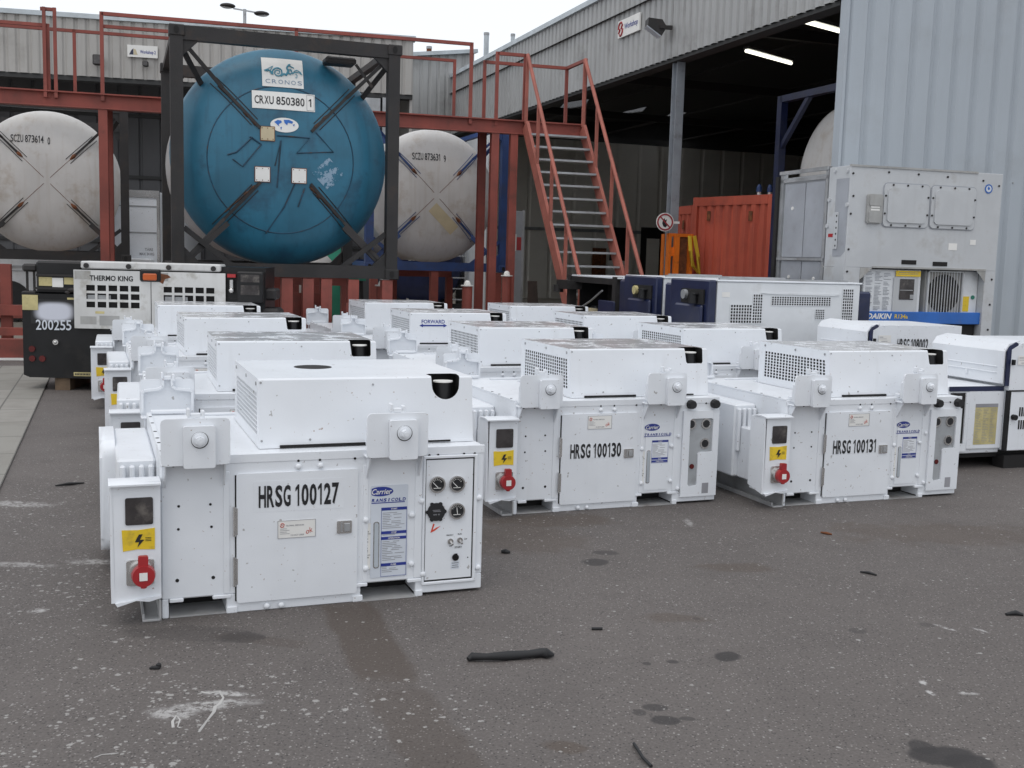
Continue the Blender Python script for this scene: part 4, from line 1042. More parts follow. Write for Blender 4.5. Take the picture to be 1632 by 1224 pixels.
sl = MB(); sl.box(.75, .95, -.006, .001, 1.55, 1.60); sl.box(1.18, 1.38, -.006, .001, 1.54, 1.59); sl.build_each('forklift_slot', M['void'], root)
pi = MB(); pi.tube([(.22, .04, 1.42), (.26, .03, 1.40), (.285, .03, 1.44), (.285, .03, 1.48)], .018); pi.tube([(.23, .1, .9), (.24, .06, 1.1), (.25, .1, 1.25)], .025); pi.build('pipe', M['steel'], root, True)
# end side of the unit
sp = MB(); sp.box(-.006, -.0005, .02, .26, 1.62, 2.5); sp.build('side_plate', M['alu'], root)
sp = MB(); sp.prism([(.20, .6), (.20, 1.52), (.0, 1.68), (.0, .6)], -.012, -.001, 'yz'); sp.build('side_corner_plate', M['reefer'], root)
sp = MB(); sp.box(-.022, -.006, .17, .24, 1.70, 2.12, .006); spo = sp.build('vent_strip', M['reefer'], root)
sp = MB()
for k in range(6): sp.cyl((-.0225, .19, 1.74 + k * .068), (-.024, .19, 1.74 + k * .068), .012, 8)
sp.build_each('strip_hole', M['void'], spo)
sp = MB()
for y, z in ((.30, 2.60), (.06, 2.58), (.38, 2.27), (.39, 1.97), (.02, 2.2)): sp.cyl((0, y, z), (-.02, y, z), .025, 12)
sp.build_each('side_bolt', M['reefer'], root, 30)
sp = MB(); sp.box(-.003, -.0008, .28, .37, 1.84, 1.88); sp.build('red_notice', M['red'], root)

ev = rp_.w(.0, D + .02)
p2 = Pose(ev.x, ev.y, .30)
root = empty('refrigeration_unit', p2, 'tall grey insulated panel unit with a steel cross rail, left of the fan grille unit', 'refrigeration unit')
b = MB(); b.box(.03, 1.9, .03, 1.0, .3, 2.58, .004); b.build('insulated_box', M['reefer'], root)
for y0, y1 in ((.08, .48), (.50, .95)):
    for z0, z1 in ((.4, 1.56), (1.60, 2.50)):
        pz = MB(); pz.box(.012, .03, y0, y1, z0, z1, .006); pz.build('insulated_panel', M['alu'], root)
f = MB()
for q in ((.0, .05, .0, .05, .2, 2.66), (.0, .06, .98, 1.05, .2, 2.66), (.0, .05, .0, 1.05, 2.52, 2.56), (-.02, .04, .0, 1.05, 2.62, 2.66), (-.015, .02, .0, 1.03, 1.565, 1.595)): f.box(*q)
f.box(1.0, 1.06, .0, 1.05, 2.58, 2.64)
f.build('frame', M['steel'], root)
f = MB(); f.box(-.03, .0, 1.05, 1.12, .2, 2.6); f.build('rubber_seal', M['void'], root)
f = MB()
for y, z in ((.75, 2.2), (.2, 1.35), (.75, 1.36), (.02, 1.5)): f.cyl((.012, y, z), (.0, y, z), .022, 10)
f.build_each('rivet', M['paper'], root)

# ------------------------------------------------------------------ tank containers
def tank(pose, z0, Wd, z1, L, cx, cz, Rr, y0, dep, fm, tm, cm, label, cat='tank container', post=.14, brace_mat=None, brace_r=.42, group=None):
    root = empty('tank_container', Pose(pose.x, pose.y, pose.t, 0), label, cat, group)
    def yd(r):
        u = min(r / Rr, 1.0)
        return y0 + dep * (1 - (1 - u ** 2.6) ** .52)
    prof = [(Rr * k / 28, yd(Rr * k / 28)) for k in range(27)] + [(Rr * (.975), yd(Rr * .975)), (Rr * .992, yd(Rr * .992)), (Rr, y0 + dep + .02)]
    sh = lambda v: Vector((v.x + cx, v.y, v.z + cz))
    d = MB(); d.lathe(prof, 72); dish = d.build('end_dish', tm, root, 60, fn=sh)
    c = MB(); c.lathe([(Rr - .035, y0 + dep), (Rr - .03, y0 + dep + .05), (Rr - .03, L - .35), (Rr - .04, L - .30), (Rr * .8, L - .1), (0, L - .02)], 64); c.build('shell', cm, root, 40, fn=sh)
    f = MB()
    for y in (0, L - post):
        for x in (0, Wd - post): f.box(x, x + post, y, y + post, z0 + .12, z1 - .12)
        f.box(post, Wd - post, y + .01, y + post - .02, z0 + .005, z0 + .16); f.box(post, Wd - post, y + .01, y + post - .02, z1 - .16, z1 - .005)
        for x in (0, Wd - post):                                  # corner castings and knees
            for z in (z0, z1 - .125): f.box(x - .012, x + post + .022, y - .012, y + post + .022, z, z + .125, .01)
        for sx in (1, -1):
            for sz in (1, -1):
                ax = post if sx > 0 else Wd - post; az = z0 + .16 if sz > 0 else z1 - .16
                f.prism([(ax, az), (ax + sx * .17, az), (ax, az + sz * .17)], y + .03, y + post - .04)
    for x in (.02, Wd - post + .02):
        f.box(x, x + post - .04, post, L - post, z0 + .02, z0 + .14)
    for x in (.02, Wd - post + .02): f.box(x, x + .09, post, L - post, z1 - .10, z1 - .02)
    # lower X braces and saddle struts
    for sx in (1, -1):
        ex = post if sx > 0 else Wd - post
        f.bar((ex, .07, z0 + .55), (ex + sx * .55, .09, z0 + .12), .06, .05, (0, 1, 0)); f.bar((ex, .10, z0 + .14), (ex + sx * .50, .16, z0 + .62), .06, .05, (0, 1, 0))
        f.bar((ex, .12, z1 - .25), (ex + sx * .25, .45, z1 - .62), .06, .05, (0, 1, 0))
    f.build('frame', fm, root)
    cst = MB()
    for x in (post / 2, Wd - post / 2):
        for z in (z0 + .062, z1 - .062): cst.prism(ell(x, z, .030, .042, 14), -.0165, -.0125)
    cst.build_each('casting_hole', M['void'], root)
    bm_ = brace_mat or fm
    bb = MB()
    for sx in (-1, 1):
        for sz in (-1, 1):
            px, pz = (post * .8 if sx < 0 else Wd - post * .8), (z0 + .14 if sz < 0 else z1 - .14)
            dx, dz = px - cx, pz - cz; Ln = math.hypot(dx, dz); r1 = brace_r * Rr
            p1 = (cx + dx / Ln * r1, yd(r1) - .012, cz + dz / Ln * r1)
            r2 = .80 * Rr; p2 = (cx + dx / Ln * r2, yd(r2) - .07, cz + dz / Ln * r2)
            bb.bar((px, .06, pz), p2, .042, .035, (0, 1, 0)); bb.bar(p2, p1, .034, .022, (0, 1, 0))
            for o in (-.05, .05):
                nx, nz = -dz / Ln * o, dx / Ln * o
                pts = [(cx + dx / Ln * r * Rr + nx, yd(r * Rr) - .004, cz + dz / Ln * r * Rr + nz) for r in (.40, .5, .6, .7, .8, .9)]
                bb.tube(pts, .006, 5)
    bb.build_each('diagonal_brace', bm_, root, 30)
    def conf(v):
        r = math.hypot(v.x - cx, v.z - cz); return Vector((v.x, yd(r) + v.y, v.z))
    return root, dish, conf, yd
def grid(mb, x0, x1, z0, z1, y, n=6, th=.003):
    """thin sticker, cut fine enough to follow the dish"""
    for yy in (y, y + th):
        V = [[mb.bm.verts.new((x0 + (x1 - x0) * i / n, yy, z0 + (z1 - z0) * j / n)) for i in range(n + 1)] for j in range(n + 1)]
        for j in range(n):
            for i in range(n): mb.bm.faces.new((V[j][i], V[j][i + 1], V[j + 1][i + 1], V[j + 1][i]))
    return mb

q = at(274, 430, 12.4); tp_ = Pose(q.x, q.y, .35)
root, dish, cf, yd = tank(tp_, 1.19, 2.65, 4.0, 2.9, 1.305, 2.62, 1.30, .12, .42, M['frame_dark'], M['blue_tank'], M['tank_clad'],
                          'large blue tank with a white sea horse sign, in a black steel frame', brace_r=.33)
def T(px, py): v = tp_.p(px, py, .2); return v.x, v.z
def Tc(px, py, dy=-.006): v = tp_.p(px, py, .2); return (v.x, dy, v.z)
x0, z0 = T(418, 137); x1, z1 = T(484, 94)
s_ = MB(); grid(s_, x0, x1, z0, z1, -.012); sg = s_.build('owner_sign', M['paper'], root, fn=cf)
def zoomp(a, b): return (380 + a * 240 / 1224, 80 + b * 240 / 1224)
def curve(pts, w0, w1=None, dy=-.018):
    P_ = [Vector(Tc(*zoomp(*p), dy)) for p in pts]; n = len(P_); w1 = w0 if w1 is None else w1
    return P_, [w0 + (w1 - w0) * i / (n - 1) for i in range(n)]
em = MB()
sp_ = []                                       # coiled tail
for k in range(26):
    a = R(200 - 28 * k); rr = 46 - 1.55 * k
    sp_.append((322 + rr * math.cos(a), 178 - rr * math.sin(a)))
P_, rr = curve([(216, 160), (240, 150), (262, 165), (272, 190)] + [(p[0], p[1]) for p in sp_[0:]], .012, .004); em.tube(P_, [max(r, .003) for r in rr], 6)
for pts, a, b in (([(216, 160), (250, 140), (284, 122)], .004, .004), ([(216, 160), (240, 166), (262, 158), (284, 122)], .005, .004),
                  ([(345, 208), (372, 190), (392, 195), (408, 165), (398, 140), (414, 112), (428, 108)], .014, .010), ([(400, 128), (418, 118), (440, 132), (456, 140)], .010, .006),
                  ([(396, 142), (410, 150), (432, 148)], .006, .004), ([(400, 158), (420, 164), (440, 160)], .006, .004), ([(404, 176), (420, 190), (426, 200)], .012, .006), ([(385, 205), (400, 190), (415, 180)], .012, .008),
                  ([(430, 150), (438, 180), (470, 176), (500, 180), (516, 196)], .008, .005), ([(455, 168), (478, 158), (505, 172), (522, 200)], .006, .004), ([(468, 190), (480, 205), (474, 225), (462, 222)], .006, .004), ([(425, 185), (440, 190), (455, 186)], .006, .004)):
    P_, rr = curve(pts, a, b); em.tube(P_, rr, 6)
em.build('sea_horse_emblem', mat('teal_ink', (.06, .25, .34), .5), sg, fn=cf)
tx = MB(); c_ = Tc(*zoomp(367, 260), -.0165); x0, _ = T(*zoomp(212, 260)); x1, _ = T(*zoomp(524, 264))
word = 'CRONOS'
for i, ch in enumerate(word):
    f_ = (i + .5) / 6; tx.text(ch, (x0 + (x1 - x0) * f_, -.0165, c_[2] + .0), (x1 - x0) / 6 * .72, .050, bold=.0)
tx.build('sign_lettering', mat('grey_blue_ink', (.20, .27, .36), .5), sg, fn=cf)
x0, z0 = T(401, 171); x1, z1 = T(501, 153)
s_ = MB(); grid(s_, x0, x1, z0 - .01, z1 + .01, -.010, 8); pl_ = s_.build('number_plate', M['paper'], root, fn=cf)
tx = MB(); tx.plate('CRXU 850380', (x0 + (x1 - x0) * .435, -.0135, (z0 + z1) / 2), (x1 - x0) * .80, .095, .012); tx.plate('1', (x0 + (x1 - x0) * .925, -.0135, (z0 + z1) / 2), .05, .095, .012)
tx.build('container_number', M['ink'], pl_, fn=cf)
tx = MB(); q0, q1 = x0 + (x1 - x0) * .865, x0 + (x1 - x0) * .985
for a in ((q0, q0 + .004, z0, z1), (q1, q1 + .004, z0, z1), (q0, q1, z0, z0 + .004), (q0, q1, z1 - .004, z1)): grid(tx, *a, -.0135, 2, .001)
tx.build('check_digit_box', M['greyink'], pl_, fn=cf)
c_ = T(452, 200.5); s_ = MB(); s_.prism(ell(c_[0], c_[1], .165, .085), -.009, -.005); wm = s_.build('globe_sticker', M['paper'], root, fn=cf)
s_ = MB()
for poly in ([(-.12, .03), (-.08, .055), (-.04, .05), (-.03, .03), (-.07, .005), (-.06, -.02), (-.085, .0)], [(-.01, .06), (.05, .065), (.10, .045), (.09, .02), (.04, .03), (.03, .0), (.0, .025)], [(.095, .01), (.12, .02), (.11, -.01)], [(-.05, -.03), (-.03, -.02), (-.04, -.06)]):
    s_.prism([(c_[0] + a, c_[1] + b) for a, b in poly], -.0115, -.0095)
s_.build('continents', M['blue_beam'], wm, fn=cf)
for (px, py, hw, mt_) in ((425, 214, .078, 'tan'), (417, 278.5, .083, 'paper'), (475, 281, .083, 'paper')):
    c_ = T(px, py); s_ = MB(); grid(s_, c_[0] - hw, c_[0] + hw, c_[1] - hw, c_[1] + hw, -.016, 3, .012); so_ = s_.build('cover_plate', M[mt_], root, fn=cf)
    r_ = MB()
    for a, b in ((-1, -1), (1, -1), (-1, 1), (1, 1), (0, -1), (0, 1)): r_.cyl((c_[0] + a * (hw - .015), -.016, c_[1] + b * (hw - .015)), (c_[0] + a * (hw - .015), -.021, c_[1] + b * (hw - .015)), .006, 6)
    for a in ((c_[0] - hw - .008, c_[0] + hw + .008, c_[1] - hw - .008, c_[1] - hw), (c_[0] - hw - .008, c_[0] + hw + .008, c_[1] + hw, c_[1] + hw + .008), (c_[0] - hw - .008, c_[0] - hw, c_[1] - hw, c_[1] + hw), (c_[0] + hw, c_[0] + hw + .008, c_[1] - hw, c_[1] + hw)): grid(r_, *a, -.014, 2, .008)
    r_.build('plate_edge', M['rust'], so_, fn=cf)
# torn diamond placard
mt, t, bb_ = nodes('torn_placard')
vec = coords(t); c = mixc(t, ramp(t, noise(t, vec, 11, 5, .7), .47, .50), (.24, .34, .44), (.022, .135, .215)); t.links.new(c, bb_.inputs['Base Color']); M['placard'] = mt
c_ = T(522, 278); k = .20
s_ = MB(); V = [[(a / 6 - .5, b / 6 - .5) for a in range(7)] for b in range(7)]
vv = [[s_.bm.verts.new((c_[0] + (a - b) * k, -.004, c_[1] + (a + b) * k)) for a, b in row] for row in V]
for j in range(6):
    for i in range(6): s_.bm.faces.new((vv[j][i], vv[j][i + 1], vv[j + 1][i + 1], vv[j + 1][i]))
s_.build('torn_placard', M['placard'], root, fn=cf)
# welded ring, pads and old brackets, dark with rust
w_ = MB(); cc = T(449, 256)
w_.tube([(cc[0] + .86 * math.cos(a), -.002, cc[1] + .86 * math.sin(a)) for a in [2 * math.pi * k / 60 for k in range(61)]], .007, 5)
for pts in ([(362, 247), (376, 243), (401, 220), (415, 231), (386, 266), (370, 254)], [(397, 219), (415, 231)], [(440, 217), (492, 221), (471, 245), (530, 243), (502, 212)], [(437, 265), (446, 225), (440, 300)], [(470, 290), (452, 330), (424, 372)], [(484, 300), (474, 330)]):
    w_.tube([Tc(px, py, -.006) for px, py in pts], .010, 5)
w_.build('weld_bracket', mat('dark_blue_weld', (.012, .05, .09), .6, var=.5, dirt=(.08, .035, .015), dirt_amt=.8, ds=9), root, fn=cf)
rs = MB()
for a, b in (((296, 78), (410, 203)), ((610, 100), (497, 207)), ((318, 374), (406, 296)), ((578, 387), (492, 298))):
    (xa, za), (xb, zb) = T(*a), T(*b)
    for s0, s1, wd in ((.45, .80, .012), (.80, 1.0, .024)):
        pts = [(xa + (xb - xa) * (s0 + (s1 - s0) * i / 5), -.003, za + (zb - za) * (s0 + (s1 - s0) * i / 5)) for i in range(6)]
        rs.tube(pts, [wd * (.7 + .3 * math.sin(i * 2.1)) for i in range(6)], 6)
rs.build('rusty_strap', mat('dark_rust', (.060, .028, .015), .8, var=.5, vs=14), root, fn=cf)
hb = MB(); hb.box(1.78, 2.15, .16, .42, 3.75, 3.83, .02); hb.bar((2.15, .2, 3.76), (2.34, .14, 3.5), .035); hb.build('top_walkway', M['frame_dark'], root, 25)
# red stand that carries it
st_root = empty('tank_stand', tp_, 'red steel stand carrying the blue tank in the black frame', 'steel stand')
def stand(root, xs, L, z, m_=M['rust_red']):
    b = MB(); b.box(-.1, xs[-1] + .1, L - .3, L - .16, z - .16, z - .004); b.box(-.1, xs[-1] + .1, .03, .15, .25, .40); b.build_each('cross_beam', m_, root)
    for x in xs:
        for y in (.02, L - .3):
            p = MB(); p.box(x, x + .13, y, y + .13, 0, z - (.004 if y < 1 else .162)); p.prism([(x, .0), (x - .3, .0), (x, .3)], y + .05, y + .08); p.build('leg', m_, root)
    b = MB(); b.box(xs[0], xs[0] + .12, .16, L - .3, .05, .2); b.box(xs[-1], xs[-1] + .12, .16, L - .3, .05, .2); b.bar((xs[-2], .2, .55), (xs[-1], L * .5, .2), .1); b.build_each('sill', m_, root)
stand(st_root, (.1, 1.25, 1.5, 1.72, 2.05, 2.47), 2.9, 1.185)
pl2 = MB(); pl2.box(1.25, 1.75, .3, .33, .45, 1.0); pl2.box(2.02, 2.2, -.01, .0, .4, .9); pl2.build_each('plate', M['rust_red'], st_root)

for cpx, cpy, rpx, Y, fm, label, num, nb, L in (
        (75, 288, 112, 18.5, 'frame_dark', 'cream white tank numbered 873614, in a black frame at the left edge', 'SCZU 873614', ('0', (15, 82, 213, 226), (80, 220)), 3.4),
        (695, 312, 106, 19.5, 'blue_frame', 'cream white tank numbered 873631, in a blue frame right of the blue tank', 'SCZU 873631', ('9', (655, 711, 243, 254), (708, 250)), 3.4)):
    c_ = at(cpx, cpy, Y); Rr = rpx / FPX * Y * .99
    ps = Pose(0, 0, .35); ps.x, ps.y = c_.x, c_.y
    o_ = ps.w(-1.31, -.2); ps = Pose(o_.x, o_.y, .35)
    root, dish, cf, yd = tank(ps, c_.z - 1.34, 2.62, c_.z + 1.34, L, 1.31, c_.z, Rr, .15, .40, M[fm], M['tank_white'], M['tank_clad'], label, brace_r=.50)
    (ch, (a, b, c, d), e) = nb
    p0 = ps.p(a, (c + d) / 2, .25); p1 = ps.p(b, (c + d) / 2, .25)
    tx = MB(); W_ = p1.x - p0.x
    tx.plate(num, (p0.x + W_ * .42, -.006, p0.z), W_ * .80, .125, .012); tx.plate(ch, (p0.x + W_ * .94, -.006, p0.z - .02), W_ * .07, .125, .012)
    tx.build('container_number', M['ink'], root, fn=cf)
    rs = MB()
    for ang in (45, 135, 225, 315):
        a_ = R(ang); rs.tube([(1.31 + math.cos(a_) * r * Rr, -.003, c_.z + math.sin(a_) * r * Rr) for r in (.44, .5, .56, .62, .68)], [.012, .035, .022, .014, .006], 5)
        rs.tube([(1.31 + math.cos(a_) * r * Rr, -.001, c_.z + math.sin(a_) * r * Rr) for r in (.06, .2, .3, .44)], .004, 4)
    rs.build('rust_streak', M['rust'], root, fn=cf)
    if num.endswith('631'):
        pt = MB()
        (xa, za), (xb, zb) = [(v.x, v.z) for v in (ps.p(688, 330, .2), ps.p(724, 368, .2))]
        u = Vector((xb - xa, 0, zb - za)); L_ = u.length; u.normalize(); nrm = Vector((u.z, 0, -u.x))
        n = 6; vv = [[pt.bm.verts.new(Vector((xa, -.005, za)) + u * (L_ * i / n) + nrm * (j * .07 - .105)) for i in range(n + 1)] for j in range(4)]
        for j in range(3):
            for i in range(n): pt.bm.faces.new((vv[j][i], vv[j][i + 1], vv[j + 1][i + 1], vv[j + 1][i]))
        pt.build('tan_repair_patch', M['tan'], root, fn=cf)
    st = empty('tank_stand', ps, 'red steel stand under the cream tank in the %s frame' % ('black' if fm == 'frame_dark' else 'blue'), 'steel stand')
    stand(st, (.1, 1.2, 2.4), L, c_.z - 1.345)

# ------------------------------------------------------------------ red loading gantry with stairs
RO = at(0, 140, 15.5); RT = .2765; rk = Pose(RO.x, RO.y, RT)
root = empty('loading_gantry', rk, 'red steel walkway gantry with railings and a steep open stair', 'gantry')
zt = 3.68
def ibeam(mb, x0, x1, y, z0, z1, w=.16):
    mb.box(x0, x1, y - .012, y + .012, z0 + .02, z1 - .02); mb.box(x0, x1, y - w / 2, y + w / 2, z0, z0 + .02); mb.box(x0, x1, y - w / 2, y + w / 2, z1 - .02, z1)
for y, dp in ((0.0, .22), (.82, .11)):
    b = MB(); ibeam(b, -2.5, 8.72, y, zt - dp, zt); b.build('walkway_beam', M['rust_red'], root)
b = MB(); b.box(-2.5, 8.72, .085, .735, zt - .03, zt - .005); b.build('deck', M['frame_dark'], root)
b = MB()
for k in range(13): b.box(-2.4 + k * .92, -2.32 + k * .92, .02, .80, zt - .10, zt - .04)
b.build('cross_member', M['rust_red'], root)
for x in (-2.2, 1.36, 7.215):
    for y in (0, .82):
        p = MB(); zp = zt - (.222 if y == 0 else .112)
        p.box(x - .008, x + .008, y - .052, y + .052, 0, zp); p.box(x - .062, x + .062, y - .065, y - .052, 0, zp); p.box(x - .062, x + .062, y + .052, y + .065, 0, zp)
        p.box(x - .14, x + .14, y - .14, y + .14, 0, .015); p.prism([(x - .07, .015), (x - .55, .015), (x - .07, .55)], y - .006, y + .006); p.build('post', M['rust_red'], root)
p = MB(); p.box(7.47, 7.59, -.06, .06, 0, zt - .222); p.build('post', M['rust_red'], root)
def railing(name, pts, zb, posts, hgt=1.08, w=.045):
    r = MB()
    for a, c in zip(pts, pts[1:]): r.bar((a[0], a[1], zb + hgt), (c[0], c[1], zb + hgt), w)
    for x, y in posts: r.box(x - w / 2, x + w / 2, y - w / 2, y + w / 2, zb - .1, zb + hgt + w / 2 - .001)
    return r.build(name, M['rust_red'], root)
railing('railing', [(-2.5, 0), (.64, 0)], zt, [(-2.4, 0), (.64, 0)], .90)
railing('railing', [(.55, -.02), (.72, -.02)], zt, [(.60, -.05), (.74, -.05)], 1.12)
railing('railing', [(1.36, 0), (2.35, 0)], zt, [(2.35, 0)], .95)
railing('railing', [(1.36, -.03), (6.80, -.03)], zt, [(1.36, -.03), (4.1, -.03), (6.80, -.03)], 1.12, .05)
railing('railing', [(-2.5, .82), (6.72, .82)], zt, [(-2.4, .82), (.9, .82), (3.8, .82), (6.72, .82)], 1.0)
railing('railing', [(7.23, .82), (8.66, .82)], zt, [(7.23, .82), (8.66, .82)], 1.02, .05)
railing('railing', [(8.66, .82), (8.70, -.02)], zt, [(8.70, -.02)], 1.02, .05)
railing('railing', [(7.23, 0), (7.69, 0)], zt, [(7.23, 0), (7.69, 0)], 1.02, .05)
# stair, going down towards the yard
s_l = rk.p(838, 190, -.08); s_r = rk.p(929, 192, -.08)
dn = rk.l((rk.x + .338, rk.y - .941, 0)); dn = Vector((dn.x, dn.y, 0)).normalized()
run = 2.55
stair = empty('x', rk, 'x', 'x'); bpy.data.objects.remove(stair)
sm = MB()
tops = (Vector((s_l.x, -.09, zt)), Vector((s_r.x, -.09, zt)))
for tpnt in tops: sm.bar(tpnt + Vector((0, 0, -.08)), tpnt + dn * run + Vector((0, 0, -zt + .02)), .05, .20)
stair = sm.build('staircase', M['faded_red'], root)
ns = 18
for k in range(1, ns):
    f_ = k / ns
    a = tops[0] + dn * run * f_ + Vector((.02, 0, -zt * f_ - .03)); c = tops[1] + dn * run * f_ + Vector((-.02, 0, -zt * f_ - .03))
    t_ = MB(); t_.bar(a, c, .20, .030); t_.build('tread', M['steel'], stair)
for i, tpnt in enumerate(tops):
    h = MB(); hz = Vector((0, 0, 1.02))
    h.tube([tpnt + hz, tpnt + dn * run * .97 + hz + Vector((0, 0, -zt * .97))], .030, 8)
    h.bar(tpnt + Vector((0, 0, -.05)), tpnt + hz, .045)
    for f_ in (.22, .47, .72, .95):
        q = tpnt + dn * run * f_ + Vector((0, 0, -zt * f_)); h.bar(q, q + hz, .045)
    h.build('handrail', M['faded_red'], stair, 30)
# low beams in front of the gantry, seen left of the black power unit
lb = MB()
for (z0, z1, yl) in ((.52, .66, -.75), (.26, .36, -.95), (.0, .27, -1.72)): lb.box(-2.6, 1.7, yl - .08, yl + .08, z0, z1)
for x in (-2.4, .12, 1.5): lb.box(x - .07, x + .07, -.72, -.60, 0, 1.22)
lb.build('ground_beam', M['rust_red'], root)
lb = MB(); lb.box(-2.6, 1.7, -1.83, -1.81, .0, .03); lb.build('kerb_strip', M['paper'], root)
lb = MB(); lb.box(5.9, 8.2, -.10, .05, .0, .20); lb.build('ground_beam', M['rust_red'], root)

# bollards
for (px, py, Y, lab) in ((745, 445, 15.6, 'red steel bollard with a white domed cap, left of the double gantry posts'), (808, 430, 17.0, 'red steel bollard with a white domed cap, at the foot of the rightmost gantry post'), (609, 436, 14.2, 'red steel bollard with a white domed cap, under the blue tank frame corner')):
    q = at(px, py, Y)
    r_ = empty('bollard', Pose(q.x, q.y, .3), lab, 'bollard', 'red bollards by the gantry')
    h = min(q.z, 1.18 if Y < 15 else 2)
    b = MB(); b.cyl((0, 0, 0), (0, 0, h - .10), .075, 16); b.build('tube', M['rust_red'], r_, 30)
    b = MB(); b.cyl((0, 0, h - .10), (0, 0, h - .085), .095, 16); b.ball((0, 0, h - .075), .05, 1, 1, 1.2, 8); b.build('cap', M['paper'], r_, 30)

# ------------------------------------------------------------------ workshop hall on the right
wk = Pose(4.11, 14.2, .345)
def corr(mb, P0, u, L, z0, z1, pitch, depth, n, slope=None, crown=.55):
    """trapezoid sheet running along u from P0, ribs standing out along n"""
    P0, u, n = Vector(P0), Vector(u), Vector(n); pts = []; k = 0
    c, rr = pitch * crown, pitch * (1 - crown) / 3
    while k * pitch < L:
        for a, d in ((0, 0), (rr, 0), (2 * rr, depth), (2 * rr + c, depth)):
            s_ = k * pitch + a
            if s_ <= L: pts.append((s_, d))
        k += 1
    pts.append((L, 0))
    vs = []; fs = []
    for s_, d in pts:
        p = P0 + u * s_ + n * d
        t0, t1 = (z0, z1) if slope is None else slope(s_)
        vs += [(p.x, p.y, t0), (p.x, p.y, t1)]
    for i in range(len(pts) - 1): fs.append((2 * i, 2 * i + 2, 2 * i + 3, 2 * i + 1))
    mb.faces(vs, fs); return mb
zb, ze = 4.90, 6.45
Lh, Wh = 26.0, 20.0
root = empty('workshop_hall', wk, 'large grey corrugated workshop hall, open along its left side', 'building')
f = MB(); corr(f, (0, 0, 0), (0, 1, 0), Lh, zb, ze, .21, .04, (-1, 0, 0)); f.build('eave_fascia', M['fascia'], root)
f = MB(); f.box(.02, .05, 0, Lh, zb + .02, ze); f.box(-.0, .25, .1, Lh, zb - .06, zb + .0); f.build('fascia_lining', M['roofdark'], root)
f = MB(); f.box(-.10, .20, -.1, Lh + .2, ze, ze + .10); f.build('roof_trim', M['trim'], root)
rz = lambda x: 6.02 + .08 * x
g = MB(); corr(g, (0, -.03, 0), (1, 0, 0), Wh, 0, 9, .345, .045, (0, -1, 0), lambda s_: (0, 9.0), .62); g.build('gable_wall', M['clad'], root)
g = MB(); g.box(.01, Wh, .0, .05, 0, 8.9); g.build('wall_frame', M['roofdark'], root)
g = MB(); g.box(-.012, .03, -.078, .06, 0, 9.); g.build('corner_flashing', M['clad'], root)
sc = MB()
for k in range(20):
    sc.cyl((.12 + k * .345, -.075, 2.72), (.12 + k * .345, -.085, 2.72), .012, 6); sc.cyl((.12 + k * .345, -.075, 5.3), (.12 + k * .345, -.085, 5.3), .012, 6)
sc.build_each('wall_screw', M['steel'], root)
e = MB(); corr(e, (0, Lh, 0), (1, 0, 0), Wh, 0, 5.95, .9, .03, (0, -1, 0), None, .8); e.build('end_wall', M['innerwall'], root)
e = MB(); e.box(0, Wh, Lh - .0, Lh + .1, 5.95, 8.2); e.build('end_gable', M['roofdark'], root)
e = MB(); e.box(0, Wh, Lh - .06, Lh - .035, 2.55, 2.66); e.build('wall_rail', M['steel'], root)
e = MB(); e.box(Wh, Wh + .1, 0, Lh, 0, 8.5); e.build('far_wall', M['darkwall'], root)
# things in the end wall
def onend(px, py): v = wk.p(px, py, Lh - .07); return v.x, v.z
for (px0, px1, py0, nm, mm) in ((973, 1000, 362, 'doorway', 'void'), (1022, 1058, 362, 'doorway', 'void'), (944, 966, 395, 'door', 'rust'), (1000, 1006, 400, 'door_leaf', 'innerwall'), (968, 998, 415, 'door_leaf', 'paper'), (1030, 1050, 380, 'door_leaf', 'innerwall')):
    x0, z1 = onend(px0, py0); x1, _ = onend(px1, py0)
    e = MB(); off = {'doorway': .0, 'door': .02, 'door_leaf': .05}[nm]; e.box(x0, x1, Lh - .085 - off, Lh - .07 - off, 0, max(z1, .6)); e.build(nm, M[mm], root)
# roof with skylight openings
def onroof(px, py):
    r = ray(px, py); a = wk.l(C0); d = wk.l(C0 + r) - a     # solve z = 6.02 + .08 x
    k = (6.02 + .08 * a.x - a.z) / (d.z - .08 * d.x); return a + d * k
bm = bmesh.new()
outer = [(-.1, -.1), (Wh, -.1), (Wh, Lh + .2), (-.1, Lh + .2)]
sky_px = ([(815, 171), (823, 166), (849, 160), (846, 167)], [(889, 176), (899, 164), (939, 158), (933, 169)], [(986, 183), (995, 178), (1031, 170), (1024, 178)], [(1058, 189), (1068, 181), (1094, 179), (1090, 184)])
loops = [outer]; panes = []
for poly in sky_px:
    pts = [onroof(*p) for p in poly]
    if all(-.0 < p.x < Wh and 0 < p.y < Lh + .1 for p in pts):
        loops.append([(p.x, p.y) for p in pts]); panes.append(pts)
es = []
for lp in loops:
    v = [bm.verts.new((x, y, rz(x))) for x, y in lp]
    es += [bm.edges.new((v[i], v[(i + 1) % len(v)])) for i in range(len(v))]
bmesh.ops.triangle_fill(bm, use_beauty=True, edges=es)
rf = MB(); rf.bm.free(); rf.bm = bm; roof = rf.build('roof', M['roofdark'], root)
for pts in panes:
    p = MB(); p.faces([(v.x, v.y, rz(v.x) + .03) for v in pts], [tuple(range(len(pts)))]); p.build('skylight', M['skylight'], roof)
b = MB()
for k in range(1, 5):
    y = k * 6.1
    b.box(.25, Wh, y - .06, y + .06, 5.75, 5.95); 
for k in range(6): b.box(1 + k * 3.2, 1.12 + k * 3.2, .2, Lh - .3, 5.96, 6.0)
b.build('roof_beam', M['roofdark'], root)
